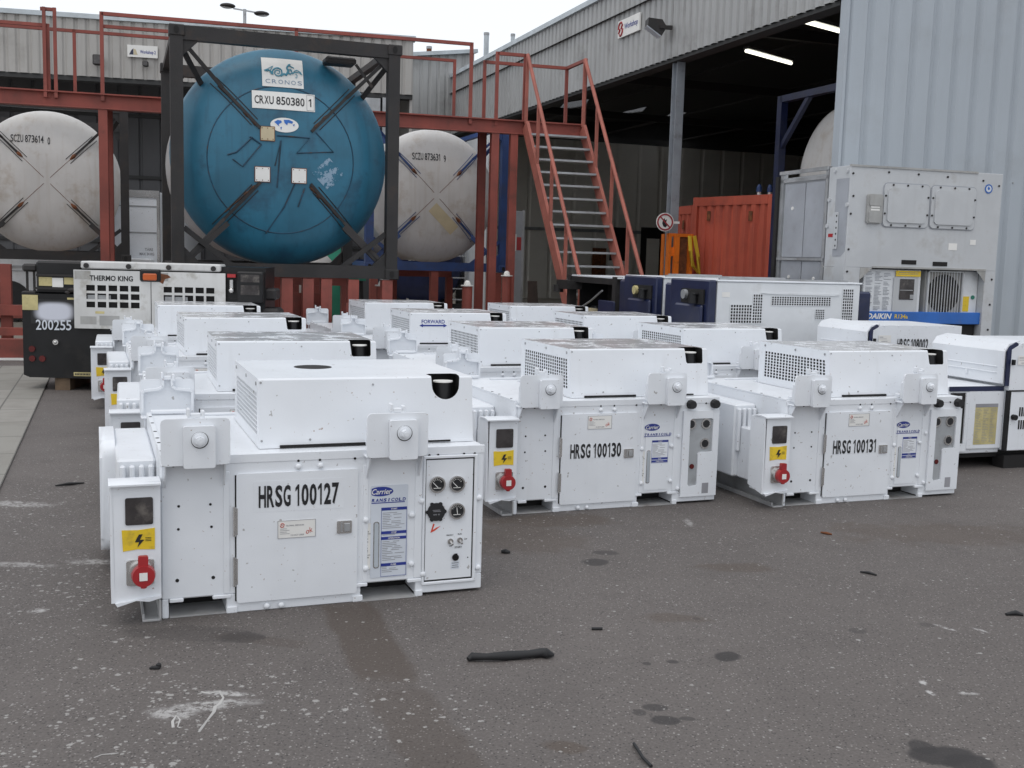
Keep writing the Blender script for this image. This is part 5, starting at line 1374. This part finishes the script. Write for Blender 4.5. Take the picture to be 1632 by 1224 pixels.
# column in the open side
cy = wk.sidep(1080, 86, .1).y
c = MB()
c.box(.06, .21, cy - .085, cy - .072, 0, zb - .06); c.box(.06, .21, cy + .072, cy + .085, 0, zb - .06); c.box(.128, .140, cy - .072, cy + .072, 0, zb - .06)
c.build('column', M['colsteel'], root)

gp = wk.w(.19, cy - .02)
gd = empty('column_guard', Pose(gp.x, gp.y, .345), 'orange steel guard round the foot of the grey column, with worn edges', 'guard')
c = MB(); c.box(-.24, -.19, -.25, -.15, 0, 1.98); c.box(-.14, -.06, -.30, -.22, 0, 1.98); c.box(-.19, -.14, -.24, -.22, .9, 1.15); c.box(-.19, -.14, -.24, -.22, 1.6, 1.75); c.box(.14, .20, -.3, -.15, 0, 1.98); c.box(-.24, .20, -.24, -.20, 1.93, 1.985); c.box(-.10, .10, .2, .3, 0, 1.98)
c.build('guard_post', M['orange'], gd)
c = MB(); c.box(-.05, .13, -.22, -.18, 0, 1.93); c.build('worn_plate', M['rust'], gd)
sp = MB(); sp.tube([(.10, -.34, 1.95), (.12, -.36, 1.7), (.18, -.36, 1.45), (.30, -.36, 1.30), (.27, -.36, 1.6), (.18, -.36, 1.95)], .035, 6); sp.tube([(.02, -.34, 1.1), (.06, -.36, .85), (.16, -.36, .95), (.17, -.34, 1.2)], .03, 6)
o = sp.build('hanging_strap', M['yellowstrap'], None, True); o.location = (gp.x, gp.y, 0); o.rotation_euler = (0, 0, .345); tag(o, 'yellow lifting strap hung over the orange column guard', 'strap')

sg = at(1060, 354, wk.w(0, cy).y - .3)
sr_ = empty('prohibition_sign', Pose(sg.x, sg.y, .2, sg.z), 'round no flames sign with a red ring, on the grey column', 'sign')
s_ = MB(); s_.cyl((0, 0, 0), (0, .012, 0), .155, 36); s_.box(.05, .26, .012, .03, -.02, .02); s_.build('disc', M['paper'], sr_, 30)
s_ = MB()
pts = [(.128 * math.cos(2 * math.pi * k / 36), -.003, .128 * math.sin(2 * math.pi * k / 36)) for k in range(37)]
for a, c in zip(pts, pts[1:]): s_.bar(a, c, .026, .004, (0, 1, 0))
s_.bar((-.09, -.004, .09), (.09, -.004, -.09), .022, .004, (0, 1, 0)); s_.build('red_ring', mat('sign_red', (.34, .03, .04), .5), sr_)
s_ = MB(); s_.prism([(-.05, -.02), (-.04, .03), (-.015, .07), (0, .03), (.03, .05), (.02, .0), (.05, -.04), (.01, -.09), (-.03, -.07)], -.0022, -.0008); s_.build('flame_symbol', M['ink'], sr_)

# signs and lights on the fascia
def fas(px, py): return wk.sidep(px, py, -.06)
a, b = fas(987, 45), fas(1021, 38)
sgn = MB(); z0, z1 = (fas(987, 60).z + fas(1021, 50).z) / 2, (fas(987, 33).z + fas(1021, 22).z) / 2
sroot = empty('workshop_sign', wk, 'white sign reading Workshop, on the corrugated fascia beside the floodlight', 'sign')
sgn.box(-.085, -.055, b.y, a.y, z0, z1); sgn.build('board', M['paper'], sroot)
yw = a.y - b.y
t_ = MB(); t_.text('Workshop', (-.088, a.y - yw * .62, (z0 + z1) / 2), yw * .62, (z1 - z0) * .42, u=(0, -1, 0), v=(0, 0, 1), bold=.02); t_.build('lettering', M['blue_ink'], sroot)
t_ = MB()
for k in range(2):
    a0 = math.pi * k; yc, zc = a.y - yw * .14, (z0 + z1) / 2
    t_.tube([(-.088, yc + .09 * math.cos(a0 + q), zc + .12 * math.sin(a0 + q)) for q in (0, .5, 1, 1.5, 2, 2.5)] + [(-.088, yc - .04 * math.cos(a0 + 1), zc)], .02, 5)
t_.build('logo', M['red'], sroot)
fl = wk.sidep(1047, 43, -.3)
fr_ = empty('floodlight', Pose(*wk.w(-.3, fl.y).xy, .1, fl.z), 'dark tilted floodlight on an arm, right of the Workshop sign', 'floodlight')
f = MB(); f.prism([(-.18, .0), (.06, -.16), (.14, -.02), (.06, .10), (-.17, .12)], -.13, .13, 'xz'); f.build('lamp_head', M['frame_dark'], fr_, 25)
f = MB(); f.prism([(-.185, .0), (.055, -.16), (.045, -.172), (-.195, -.012)], -.11, .11); f.build('lamp_glass', M['decal'], fr_)
f = MB(); f.bar((.08, 0, .0), (.26, 0, -.0), .06); f.box(.02, .10, -.16, .16, -.05, .0); f.build('arm', M['frame_dark'], fr_)
# fluorescent tubes under the roof
for (p0, p1, Y0, lab) in (((1255, 27), (1339, 50), 17.2, 'lit fluorescent tube under the hall roof, the upper and longer one'), ((1189, 81), (1261, 101), 21.0, 'lit fluorescent tube under the hall roof, the lower one left of the other'), ((1337, 120), (1350, 123), 24.0, 'lit fluorescent tube under the hall roof, cut by the edge of the grey wall')):
    a = at(*p0, Y0)
    r = ray(*p1); k = (a.z - HC) / r.z; bb_2 = C0 + r * k
    if (bb_2 - a).length > 3.5 or k < 0: bb_2 = at(*p1, Y0 + 1.2)
    lr = empty('fluorescent_light', Pose(a.x, a.y, 0, a.z), lab, 'light', 'fluorescent lights in the hall')
    d = bb_2 - a
    m_ = MB(); m_.tube([(0, 0, 0), d], .032, 8); m_.build('tube', M['tube_on'], lr, True)
    m_ = MB(); m_.bar(Vector((0, 0, .06)), d + Vector((0, 0, .06)), .12, .05); m_.build('housing', M['steel'], lr)
# white tank in a blue frame inside the hall
c_ = at(1375, 284, 16.3)
ti = Pose(c_.x, c_.y, .345)
root = empty('tank_container', ti, 'white tank in a blue frame inside the hall, behind the grey corrugated wall edge', 'tank container')
sw = lambda v: Vector((v.y, v.x, v.z + c_.z))
prof = [(1.1 * k / 14, -.62 + .35 * (1 - (1 - (k / 14) ** 2.6) ** .52)) for k in range(14)] + [(1.1, -.25), (1.1, -.12), (1.112, -.11), (1.112, -.05), (1.1, -.04), (1.1, 4.5), (0, 4.6)]
d = MB(); d.lathe(prof, 48); d.build('shell', M['tank_white'], root, 50, fn=sw)
f = MB()
for x in (-.72, 4.7):
    for y in (-1.22, 1.22): f.box(x, x + .12, y - .06, y + .06, c_.z - 1.25, c_.z + 1.3)
    f.box(x, x + .12, -1.22, 1.22, c_.z + 1.2, c_.z + 1.3); f.box(x, x + .12, -1.22, 1.22, c_.z - 1.25, c_.z - 1.12)
    f.bar((x + .06, -1.2, c_.z + .5), (x + .06, -.5, c_.z + 1.22), .07); f.bar((x + .06, 1.2, c_.z + .5), (x + .06, .5, c_.z + 1.22), .07)
for y in (-1.22, 1.22): f.box(-.7, 4.8, y - .05, y + .05, c_.z - 1.25, c_.z - 1.12)
for x in (-.72, 4.7):
    for y in (-1.22, 1.22): f.box(x, x + .12, y - .06, y + .06, 0, c_.z - 1.25)
f.build('frame', M['navy'], root)

# red shipping containers
def container(pose, W_, L_, H_, label, grp, mt_, text=None):
    root = empty('shipping_container', pose, label, 'container', grp)
    c = MB(); corr(c, (W_ - .1 if 0 else .05, 0, 0), (1, 0, 0), W_ - .1, .15, H_ - .14, .22, .036, (0, 0, 0)); 
    b = MB(); b.box(.05, L_, .05, W_ - .05, .12, H_ - .02); 
    b.build('box', mt_, root)
    c.bm.free(); c = MB(); corr(c, (.055, W_ - .08, 0), (0, -1, 0), W_ - .16, .14, H_ - .14, .205, .052, (-1, 0, 0), None, .42); corr(c, (.1, .045, 0), (1, 0, 0), L_ - .2, .14, H_ - .10, .28, .036, (0, -1, 0)); c.build('corrugated_wall', mt_, root)
    f = MB(); f.box(.0, .08, .0, .1, 0, H_); f.box(0, .08, W_ - .1, W_, 0, H_); f.box(-.005, .07, .1, W_ - .1, H_ - .15, H_ - .004); f.box(0, .07, .1, W_ - .1, .0, .16); f.box(.08, L_, 0, .07, H_ - .08, H_ - .003); f.box(.08, L_, 0, .07, 0, .16); f.build('frame', mt_, root)
    h = MB(); h.box(-.012, -.001, W_ - .45, W_ - .37, H_ - .40, H_ - .24); h.box(-.012, -.001, .42, .50, H_ - .42, H_ - .26); h.build('lashing_plate', M['rust'], root)
    if text:
        t_ = MB()
        for i, s_ in enumerate(text): t_.text(s_, (-.004 - .036, .32, H_ - .62 - i * .28), .5, .16, u=(0, -1, 0), bold=.02)
        t_.build('container_number', M['paper'], root)
    return root
q = at(1232, 308, 17.3); q2 = at(1105, 318, 18.85)
ct = math.atan2(q2.y - q.y, q2.x - q.x) - math.pi / 2
cl = (q2.xy - q.xy).length
container(Pose(q.x, q.y, ct), cl, 5.5, 2.62, 'orange red corrugated container end, in the hall right of the column', 'red containers in the hall', M['container'])
q = at(1106, 326, 19.3); q2 = at(1064, 328, 20.6)
container(Pose(q.x, q.y, math.atan2(q2.y - q.y, q2.x - q.x) - math.pi / 2), (q2.xy - q.xy).length, 5.5, 2.52, 'duller red container with white numbers, partly hidden behind the grey column', 'red containers in the hall', M['container'], ('2HSGO 1', '22G1'))
for (px, lab) in ((1210, 'small blue and white bottle on the red container, the left one of two'), (1227, 'small blue and white bottle on the red container, the right one of two')):
    q = at(px, 302, 17.75)
    r = empty('bottle', Pose(q.x, q.y, 0, 2.625), lab, 'bottle')
    b = MB(); b.cyl((0, 0, 0), (0, 0, .05), .03, 12); b.build('base', M['paper'], r, 30)
    b = MB(); b.cyl((0, 0, .05), (0, 0, .12), .045, 12); b.cyl((0, 0, .12), (0, 0, .17), .045, 12, .02); b.build('top', M['blue_frame'], r, 30)

# ------------------------------------------------------------------ second workshop at the back left
q = at(0, 115, 24); wb_ = Pose(q.x, q.y, .202)
root = empty('workshop_building', wb_, 'long low workshop with a pale ribbed fascia over a dark open front', 'building')
z0, z1, xr = 5.22, 6.45, 9.0
f = MB(); corr(f, (-9, 0, 0), (1, 0, 0), 9 + xr, z0, z1, .24, .035, (0, -1, 0)); f.build('fascia', M['fascia_b'], root)
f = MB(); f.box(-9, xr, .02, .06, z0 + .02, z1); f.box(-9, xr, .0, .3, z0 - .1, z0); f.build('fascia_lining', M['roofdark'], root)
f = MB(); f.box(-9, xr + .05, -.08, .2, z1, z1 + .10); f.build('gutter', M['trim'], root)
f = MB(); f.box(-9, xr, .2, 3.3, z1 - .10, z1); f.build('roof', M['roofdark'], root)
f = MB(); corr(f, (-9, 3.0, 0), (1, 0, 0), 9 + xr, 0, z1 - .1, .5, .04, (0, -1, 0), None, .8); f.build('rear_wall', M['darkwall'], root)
f = MB(); f.box(xr - .06, xr, .06, 3.2, 0, z1 - .1); f.build('end_wall', M['fascia_b'], root)
f = MB()
for z in (1.6, 3.2, 4.7): f.box(-9, xr - .1, 2.88, 2.95, z, z + .08)
f.build('wall_rail', M['roofdark'], root)
f = MB(); f.box(xr - .7, xr - .45, -.05, .2, 0, z0 - .1); f.box(xr - 1.3, xr - .75, -.03, 0, 3.7, 5.1); f.build('window_frame', M['steel'], root)
a, b = wb_.p(203, 90, -.1), wb_.p(251, 74, -.1)
sroot = empty('workshop_sign', wb_, 'white sign reading Workshop 2, on the pale fascia at the left', 'sign')
s_ = MB(); s_.box(a.x, b.x, -.10, -.06, a.z, b.z); s_.build('board', M['paper'], sroot)
ws, hs_ = b.x - a.x, b.z - a.z; zc = (a.z + b.z) / 2
s_ = MB(); s_.text('Workshop 2', (a.x + ws * .68, -.103, zc - .02), ws * .52, hs_ * .38, bold=.02); s_.build('lettering', M['blue_ink'], sroot)
s_ = MB(); s_.prism([(a.x + ws * .06, zc - .08), (a.x + ws * .14, zc + .02), (a.x + ws * .2, zc + .05), (a.x + ws * .2, zc - .08)], -.103, -.1005); s_.build('logo', M['navy'], sroot)
s_ = MB(); s_.prism([(a.x + ws * .21, zc - .08), (a.x + ws * .21, zc + .05), (a.x + ws * .28, zc + .03), (a.x + ws * .34, zc - .08)], -.103, -.1005); s_.build('logo_yellow', M['tan'], sroot)
for (px, py, nm, lab) in ((157, 96, 'floodlight', 'small dark floodlight on the pale fascia, left of the Workshop 2 sign'), (232, 102, 'security_camera', 'small dark camera below the Workshop 2 sign')):
    v = wb_.p(px, py, -.2)
    r = empty(nm, Pose(*wb_.w(v.x, -.2).xy, .2, v.z), lab, nm.replace('_', ' '))
    b = MB(); sz = .11 if 'flood' in nm else .06
    b.box(-sz, sz, -.1, .06, -sz, sz, .02); b.build('housing', M['frame_dark'], r, 25)
    b = MB(); b.box(-.02, .02, .06, .16, -.03, .03); b.build('mount', M['frame_dark'], r)
    b = MB(); b.box(-sz * .8, sz * .8, -.104, -.1, -sz * .8, sz * .8); b.build('lens', M['glass'], r)
# grey link building between the two
q0, q1 = at(598, 300, 30), at(751, 300, 31.2)
lp = Pose(q0.x, q0.y, math.atan2(q1.y - q0.y, q1.x - q0.x)); Ll = (q1.xy - q0.xy).length
root = empty('link_building', lp, 'grey ribbed building end between the long workshop and the hall', 'building')
zl, zr_ = lp.p(640, 98, 0).z, lp.p(749, 84, 0).z
f = MB(); corr(f, (0, 0, 0), (1, 0, 0), Ll, 0, zr_, .25, .03, (0, -1, 0), lambda s_: (4.2, zl + (zr_ - zl) * s_ / Ll)); f.build('front_wall', M['fascia'], root)
f = MB(); f.prism([(0, zl - .2), (Ll, zr_ - .2), (Ll, zr_), (0, zl)], .03, 1.3); f.box(0, Ll, .03, .1, 4.2, 4.4); f.build('roof', M['roofdark'], root)
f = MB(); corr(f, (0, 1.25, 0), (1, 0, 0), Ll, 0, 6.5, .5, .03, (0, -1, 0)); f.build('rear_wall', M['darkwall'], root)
f = MB(); f.box(0, .15, .1, .25, 0, 4.2); f.box(Ll - .15, Ll, .1, .25, 0, 4.2); f.build_each('column', M['colsteel'], root)
f = MB(); f.bar((-.1, -.05, zl + .05), (Ll + .05, -.05, zr_ + .05), .2, .1); f.build('roof_trim', M['trim'], root)
f = MB(); f.box(.05, .55, -.04, -.031, 4.2, 5.6); fw = f.build('window', M['glass'], root); f = MB(); f.box(.05, .55, -.06, -.041, 4.9, 4.96); f.box(.52, .58, -.06, -.032, 4.1, 5.7); f.build('window_bar', M['steel'], fw)
# chimneys behind the roofs
for (px, w_, y0, Y, lab) in ((775.5, 8, 52, 36, 'pale round chimney behind the hall roof, the taller one'), (817.5, 6.5, 54, 37, 'pale round chimney behind the hall roof, the shorter one on the right'), (684, 8, 74, 36, 'short dark roof vent behind the red railing')):
    q = at(px, y0, Y)
    r = empty('chimney', Pose(q.x, q.y, 0), lab, 'chimney', 'flues on the roofs')
    rad = w_ / 2 / FPX * Y
    b = MB(); b.cyl((0, 0, 0), (0, 0, q.z), rad, 18); b.build('flue', M['trim'] if px > 700 else M['rust'], r, 30)
    b = MB(); b.cyl((0, 0, q.z - .08), (0, 0, q.z), rad * 1.12, 18); b.build('rim', M['steel'], r, 30)
# street lamp
q = at(390, 20, 35)
r = empty('street_lamp', Pose(q.x, q.y, .2), 'tall lamp post with two heads, behind the long workshop roof', 'street lamp')
b = MB(); b.tube([(0, 0, 0), (0, 0, q.z + .1)], [.09, .05], 10); b.bar((-.35, 0, q.z + .1), (.40, 0, q.z + .02), .04); b.build('pole', M['steel'], r, 30)
for sx in (-1, 1):
    b = MB(); zc = q.z + (.17 if sx < 0 else .0)
    b.ball((sx * .52, 0, zc), .22, 1.1, .8, .36, 8); b.build('lamp_head', M['frame_dark'], r, 30)
    b = MB(); b.ball((sx * .54, 0, zc - .03), .17, 1.1, .8, .34, 8); b.build('lamp_glass', M['decal'], r, 30)

# ------------------------------------------------------------------ things under and behind the gantry
q0, q1 = at(197, 302, 21.5), at(259, 302, 21.9)
r = empty('box_trailer', Pose(q0.x - .3, q0.y, .15), 'plain white box trailer seen between the cream tank and the blue tank', 'trailer')
L_ = q1.x - q0.x + .32
b = MB(); b.box(0, L_, 0, 6, .9, q0.z - .02, .02); b.build('body', M['white_clean'], r, 25)
b = MB(); b.box(-.01, L_ + .01, -.02, .06, q0.z - .14, q0.z); b.box(L_ - .04, L_ + .012, -.015, .05, .9, q0.z - .14); b.build('corner_trim', M['chrome'], r)
b = MB(); b.box(.35, L_ - .05, -.012, -.002, q0.z - .84, q0.z - .82); b.box(.0, L_, -.013, -.002, q0.z - .32, q0.z - .30); b.build_each('seam', M['steel'], r)
b = MB(); b.text('TARE', (L_ - .20, -.004, 1.46), .16, .055, bold=.02); b.text('MAX 34 KG', (L_ - .24, -.004, 1.37), .28, .055, bold=.02); b.build('lettering', M['greyink'], r)
for x in (.15, L_ - .15):
    b = MB(); b.cyl((x - .1, .9, .48), (x + .1, .9, .48), .48, 24); b.build('wheel', M['black'], r, 30)
q = at(-40, 440, 20.5)
r = empty('flatbed_trailer', Pose(q.x, q.y, .2), 'low white sided trailer under the cream tank at the left edge', 'trailer')
b = MB(); b.box(0, 3.2, 0, 2, .55, 1.28, .02); b.build('body', M['genwhite'], r, 25)
b = MB(); b.box(0, 3.2, -.02, .0, 1.05, 1.09); b.box(0, 3.2, -.015, .0, .98, 1.0); b.build('side_rail', M['steel'], r)
for x in (.6, 2.6):
    b = MB(); b.cyl((x, -.01, .4), (x, .25, .4), .4, 24); b.build('wheel', M['black'], r, 30)
# dark blue tank with ladder under the right cream tank
q = at(660, 465, 25.5)
r = empty('tank_container', Pose(q.x - .9, q.y, .2), 'dark navy tank container with a ladder, under the cream tank 873631', 'tank container')
b = MB(); sw2 = lambda v: Vector((v.x + 1.1, v.y, v.z + 1.25)); b.lathe([(0, 0.05), (.6, .1), (.95, .25), (1.05, .5), (1.05, 3.5), (0, 3.6)], 40); b.build('shell', M['navy'], r, 40, fn=sw2)
b = MB()
for x in (-.1, 2.35): b.box(x, x + .12, 0, .12, .2, 2.5)
b.box(-.1, 2.47, 0, .12, .2, .36); b.box(-.1, 2.47, 0, .12, 2.38, 2.5); b.build('frame', M['blackpaint'], r)
b = MB(); b.box(1.70, 1.74, -.06, -.02, .35, 1.6); b.box(2.10, 2.14, -.06, -.02, .35, 1.6)
for k in range(5): b.box(1.74, 2.10, -.05, -.03, .45 + k * .26, .48 + k * .26)
b.build('ladder', M['steel'], r)
b = MB(); b.box(.75, 1.45, -.012, .0, 1.22, 1.42); b.box(.35, .55, -.01, .0, 1.42, 1.54); b.box(1.5, 1.68, -.01, .0, 1.45, 1.56); bo3 = b.build('number_plate', M['paper'], r)
b = MB(); b.text('SCZU 872', (1.1, -.015, 1.32), .6, .11, bold=.02); b.build('lettering', M['ink'], bo3)
# green machine and stool
q = gz(520, 492, 0); q = at(520, 440, 21)
r = empty('green_cabinet', Pose(q.x, q.y, .2), 'green painted steel cabinet under the right end of the blue tank', 'cabinet')
b = MB(); b.box(-.45, .0, 0, .6, 0, 1.5, .01); b.build('body', M['green'], r, 25)
b = MB(); b.box(.02, .28, -.05, .3, 0, 1.7, .01); b.build('pillar', mat('light_green_paint', (.05, .34, .22), .5), r, 25)
b = MB(); b.prism([(-.42, .5), (-.05, .5), (-.05, 1.1)], -.012, -.002); b.build('door_panel', M['blackpaint'], r)
q = at(561, 447, 21)
r = empty('stool', Pose(q.x, q.y, .2), 'small stool with a green top, right of the green cabinet', 'stool')
b = MB(); b.box(-.26, .26, -.2, .2, .97, 1.03, .01); b.build('seat', M['green'], r, 25)
for x in (-.18, .18):
    for y in (-.14, .14):
        b = MB(); b.bar((x, y, .97), (x * 1.25, y * 1.2, 0), .04); b.build('leg', M['frame_dark'], r)
# pale vessel behind the stand
q = at(470, 450, 19.5)
r = empty('storage_vessel', Pose(q.x, q.y, .3), 'beige rounded vessel in the dark under the blue tank', 'tank')
b = MB(); b.ball((0, .6, 1.1), .75, 1.1, 1, .75, 14); b.build('shell', M['tank_white'], r, 40)
b = MB()
for x in (-.5, .5): b.box(x - .05, x + .05, .5, .7, 0, .7)
b.build('leg', M['frame_dark'], r)
# white container stack behind the right cream tank
q = at(762, 214, 25)
r = empty('shipping_container', Pose(q.x, q.y, .2), 'white container door end with lock rods, right behind the cream tank', 'container')
q2 = at(796, 214, 25); W2 = q2.x - q.x
b = MB(); b.box(0, W2, 0, 3, 0, q.z, .01); b.build('box', M['genwhite'], r, 25)
b = MB()
for k in range(3): b.cyl((.12 + k * .14, -.03, .2), (.12 + k * .14, -.03, q.z - .1), .018, 8)
b.build('lock_rod', M['chrome'], r, 30)
b = MB(); b.box(.2, .28, -.02, -.0, 3.0, 3.1); b.box(.2, .28, -.02, 0, 2.4, 2.5); b.build('yellow_label', M['yellow'], r)
b = MB(); b.box(.0, W2, -.014, -.001, 2.58, 2.66); b.box(W2 - .06, W2, -.014, -.001, 0, 2.58); b.build('gap', M['void'], r)
# leaning door panel and plank in front of the hall's end wall
q = at(813, 456, 26); q2 = at(832, 456, 26); qt = at(815, 336, 26)
r = empty('door_panel', Pose(q.x, q.y, .15), 'grey door panel with a red and white label standing behind the bollard', 'door')
b = MB(); b.box(0, q2.x - q.x, 0, .08, .05, qt.z, .01); b.build('panel', M['alu'], r, 25)
b = MB(); b.box(.03, .12, -.008, -.001, qt.z - .95, qt.z - .55); b.build('white_label', M['paper'], r)
b = MB(); b.box(.13, .24, -.008, -.001, qt.z - .93, qt.z - .62); b.build('red_label', M['red'], r)
b = MB(); b.box(q2.x - q.x - .03, q2.x - q.x + .02, -.02, .1, .0, qt.z + .02); b.build('edge', M['steel'], r)
b = MB(); q = at(843, 466, 24)
b.prism([(0, 0), (.26, 0), (.20, 1.0), (-.01, 1.0)], 0, .05); o = b.build('plank', mat('dark_plank', (.05, .035, .03), .8, var=.3), None); o.location = (q.x, q.y, 0); o.rotation_euler = (R(-6), 0, .2); tag(o, 'dark plank leaning against the back wall, left of the red stairs', 'plank')

# ------------------------------------------------------------------ litter on the asphalt
def litter(name, pts, r, mt_, label, cat='debris', flat_=.6, n=8):
    P_ = [gz(px, py, 0) + Vector((0, 0, h)) for px, py, h in pts]
    o_ = P_[0].copy(); o_.z = 0
    m_ = MB(); m_.tube([p - o_ for p in P_], r, n)
    o = m_.build(name, mt_, None, 50); o.location = o_; tag(o, label, cat); return o
litter('rubber_hose', [(746, 1055, .010), (752, 1053, .017), (775, 1054, .018), (800, 1053, .019), (815, 1051, .016), (840, 1050, .018), (862, 1047, .017), (870, 1049, .020), (882, 1047, .008)], [.009, .016, .013, .017, .018, .015, .018, .020, .006], M['black'], 'short split black rubber hose lying on the asphalt in the foreground', 'hose')
hb = MB(); g0 = gz(248, 1066)
hb.ball((0, 0, .005), .016, 1.3, .8, .5, 3); hb.ball((.009, .006, .010), .011, 1, 1, 1.1, 3); hb.ball((-.014, -.004, .004), .008, 1, 1, .8, 3); o = hb.build('rubber_scrap', M['black'], None); o.location = (g0.x, g0.y, 0); tag(o, 'black lump of rubber on the asphalt, below the nearest generator set', 'debris')
litter('twig', [(88, 776, .008), (110, 774, .012), (134, 771, .006)], [.004, .010, .004], M['black'], 'thin black twig on the asphalt at the far left', 'twig')
litter('wire', [(1010, 1188, .006), (1016, 1200, .012), (1024, 1212, .010), (1038, 1224, .006)], .005, M['black'], 'curved black wire at the bottom edge of the asphalt', 'wire')
litter('twig', [(1371, 913, .006), (1384, 915, .008), (1397, 918, .005)], [.004, .007, .004], M['black'], 'small dark twig on the asphalt below the right generator set', 'twig')
litter('twig', [(943, 1004, .006), (960, 1004, .006)], [.006, .006], M['black'], 'short dark stick on the asphalt above the black hose', 'twig')
litter('twig', [(1603, 981, .006), (1618, 980, .010), (1631, 982, .006)], [.006, .012, .006], M['black'], 'dark scrap on the asphalt at the right edge', 'debris')
litter('twig', [(1308, 850, .006), (1318, 852, .008), (1326, 853, .005)], [.005, .008, .004], M['rust'], 'small rusty stick on the asphalt in front of the right generator set', 'twig')
litter('rubber_scrap', [(800, 881, .006), (806, 882, .010), (813, 882, .006)], [.010, .014, .006], M['black'], 'tiny black scrap on the asphalt right of the nearest generator set', 'debris')

PM = mat('dried_white_paint', (.40, .39, .375), .7, var=.15)
def zq(a, b): return (a / 2, 860 + b / 2)
for nm_, pts, w_, lab in (('paint_spill', [(642, 486), (668, 491), (700, 484), (712, 505), (700, 525), (686, 533), (682, 550), (660, 578), (645, 598), (634, 614)], .005, 'thin zigzag squiggle of white paint dried on the asphalt'),
                          ('paint_spill', [(552, 600), (550, 580), (562, 562), (574, 575), (566, 598), (576, 600)], .0035, 'small looped squiggle of white paint, left of the zigzag one'),
                          ('paint_spill', [(300, 696), (325, 686), (350, 684), (378, 681)], .004, 'short white paint streak on the asphalt at the bottom left')):
    P_ = [gz(*zq(*p)) + Vector((0, 0, .001)) for p in pts]; o_ = P_[0].copy(); o_.z = 0
    rnd = random.Random(len(pts)); m_ = MB(); m_.tube([p - o_ for p in P_], [w_ * rnd.uniform(.5, 1.5) for _ in P_], 6)
    o = m_.build(nm_, PM, None, 50, fn=lambda v: Vector((v.x, v.y, max(0, v.z * .25 + .0008)))); o.location = o_; tag(o, lab, 'paint mark')
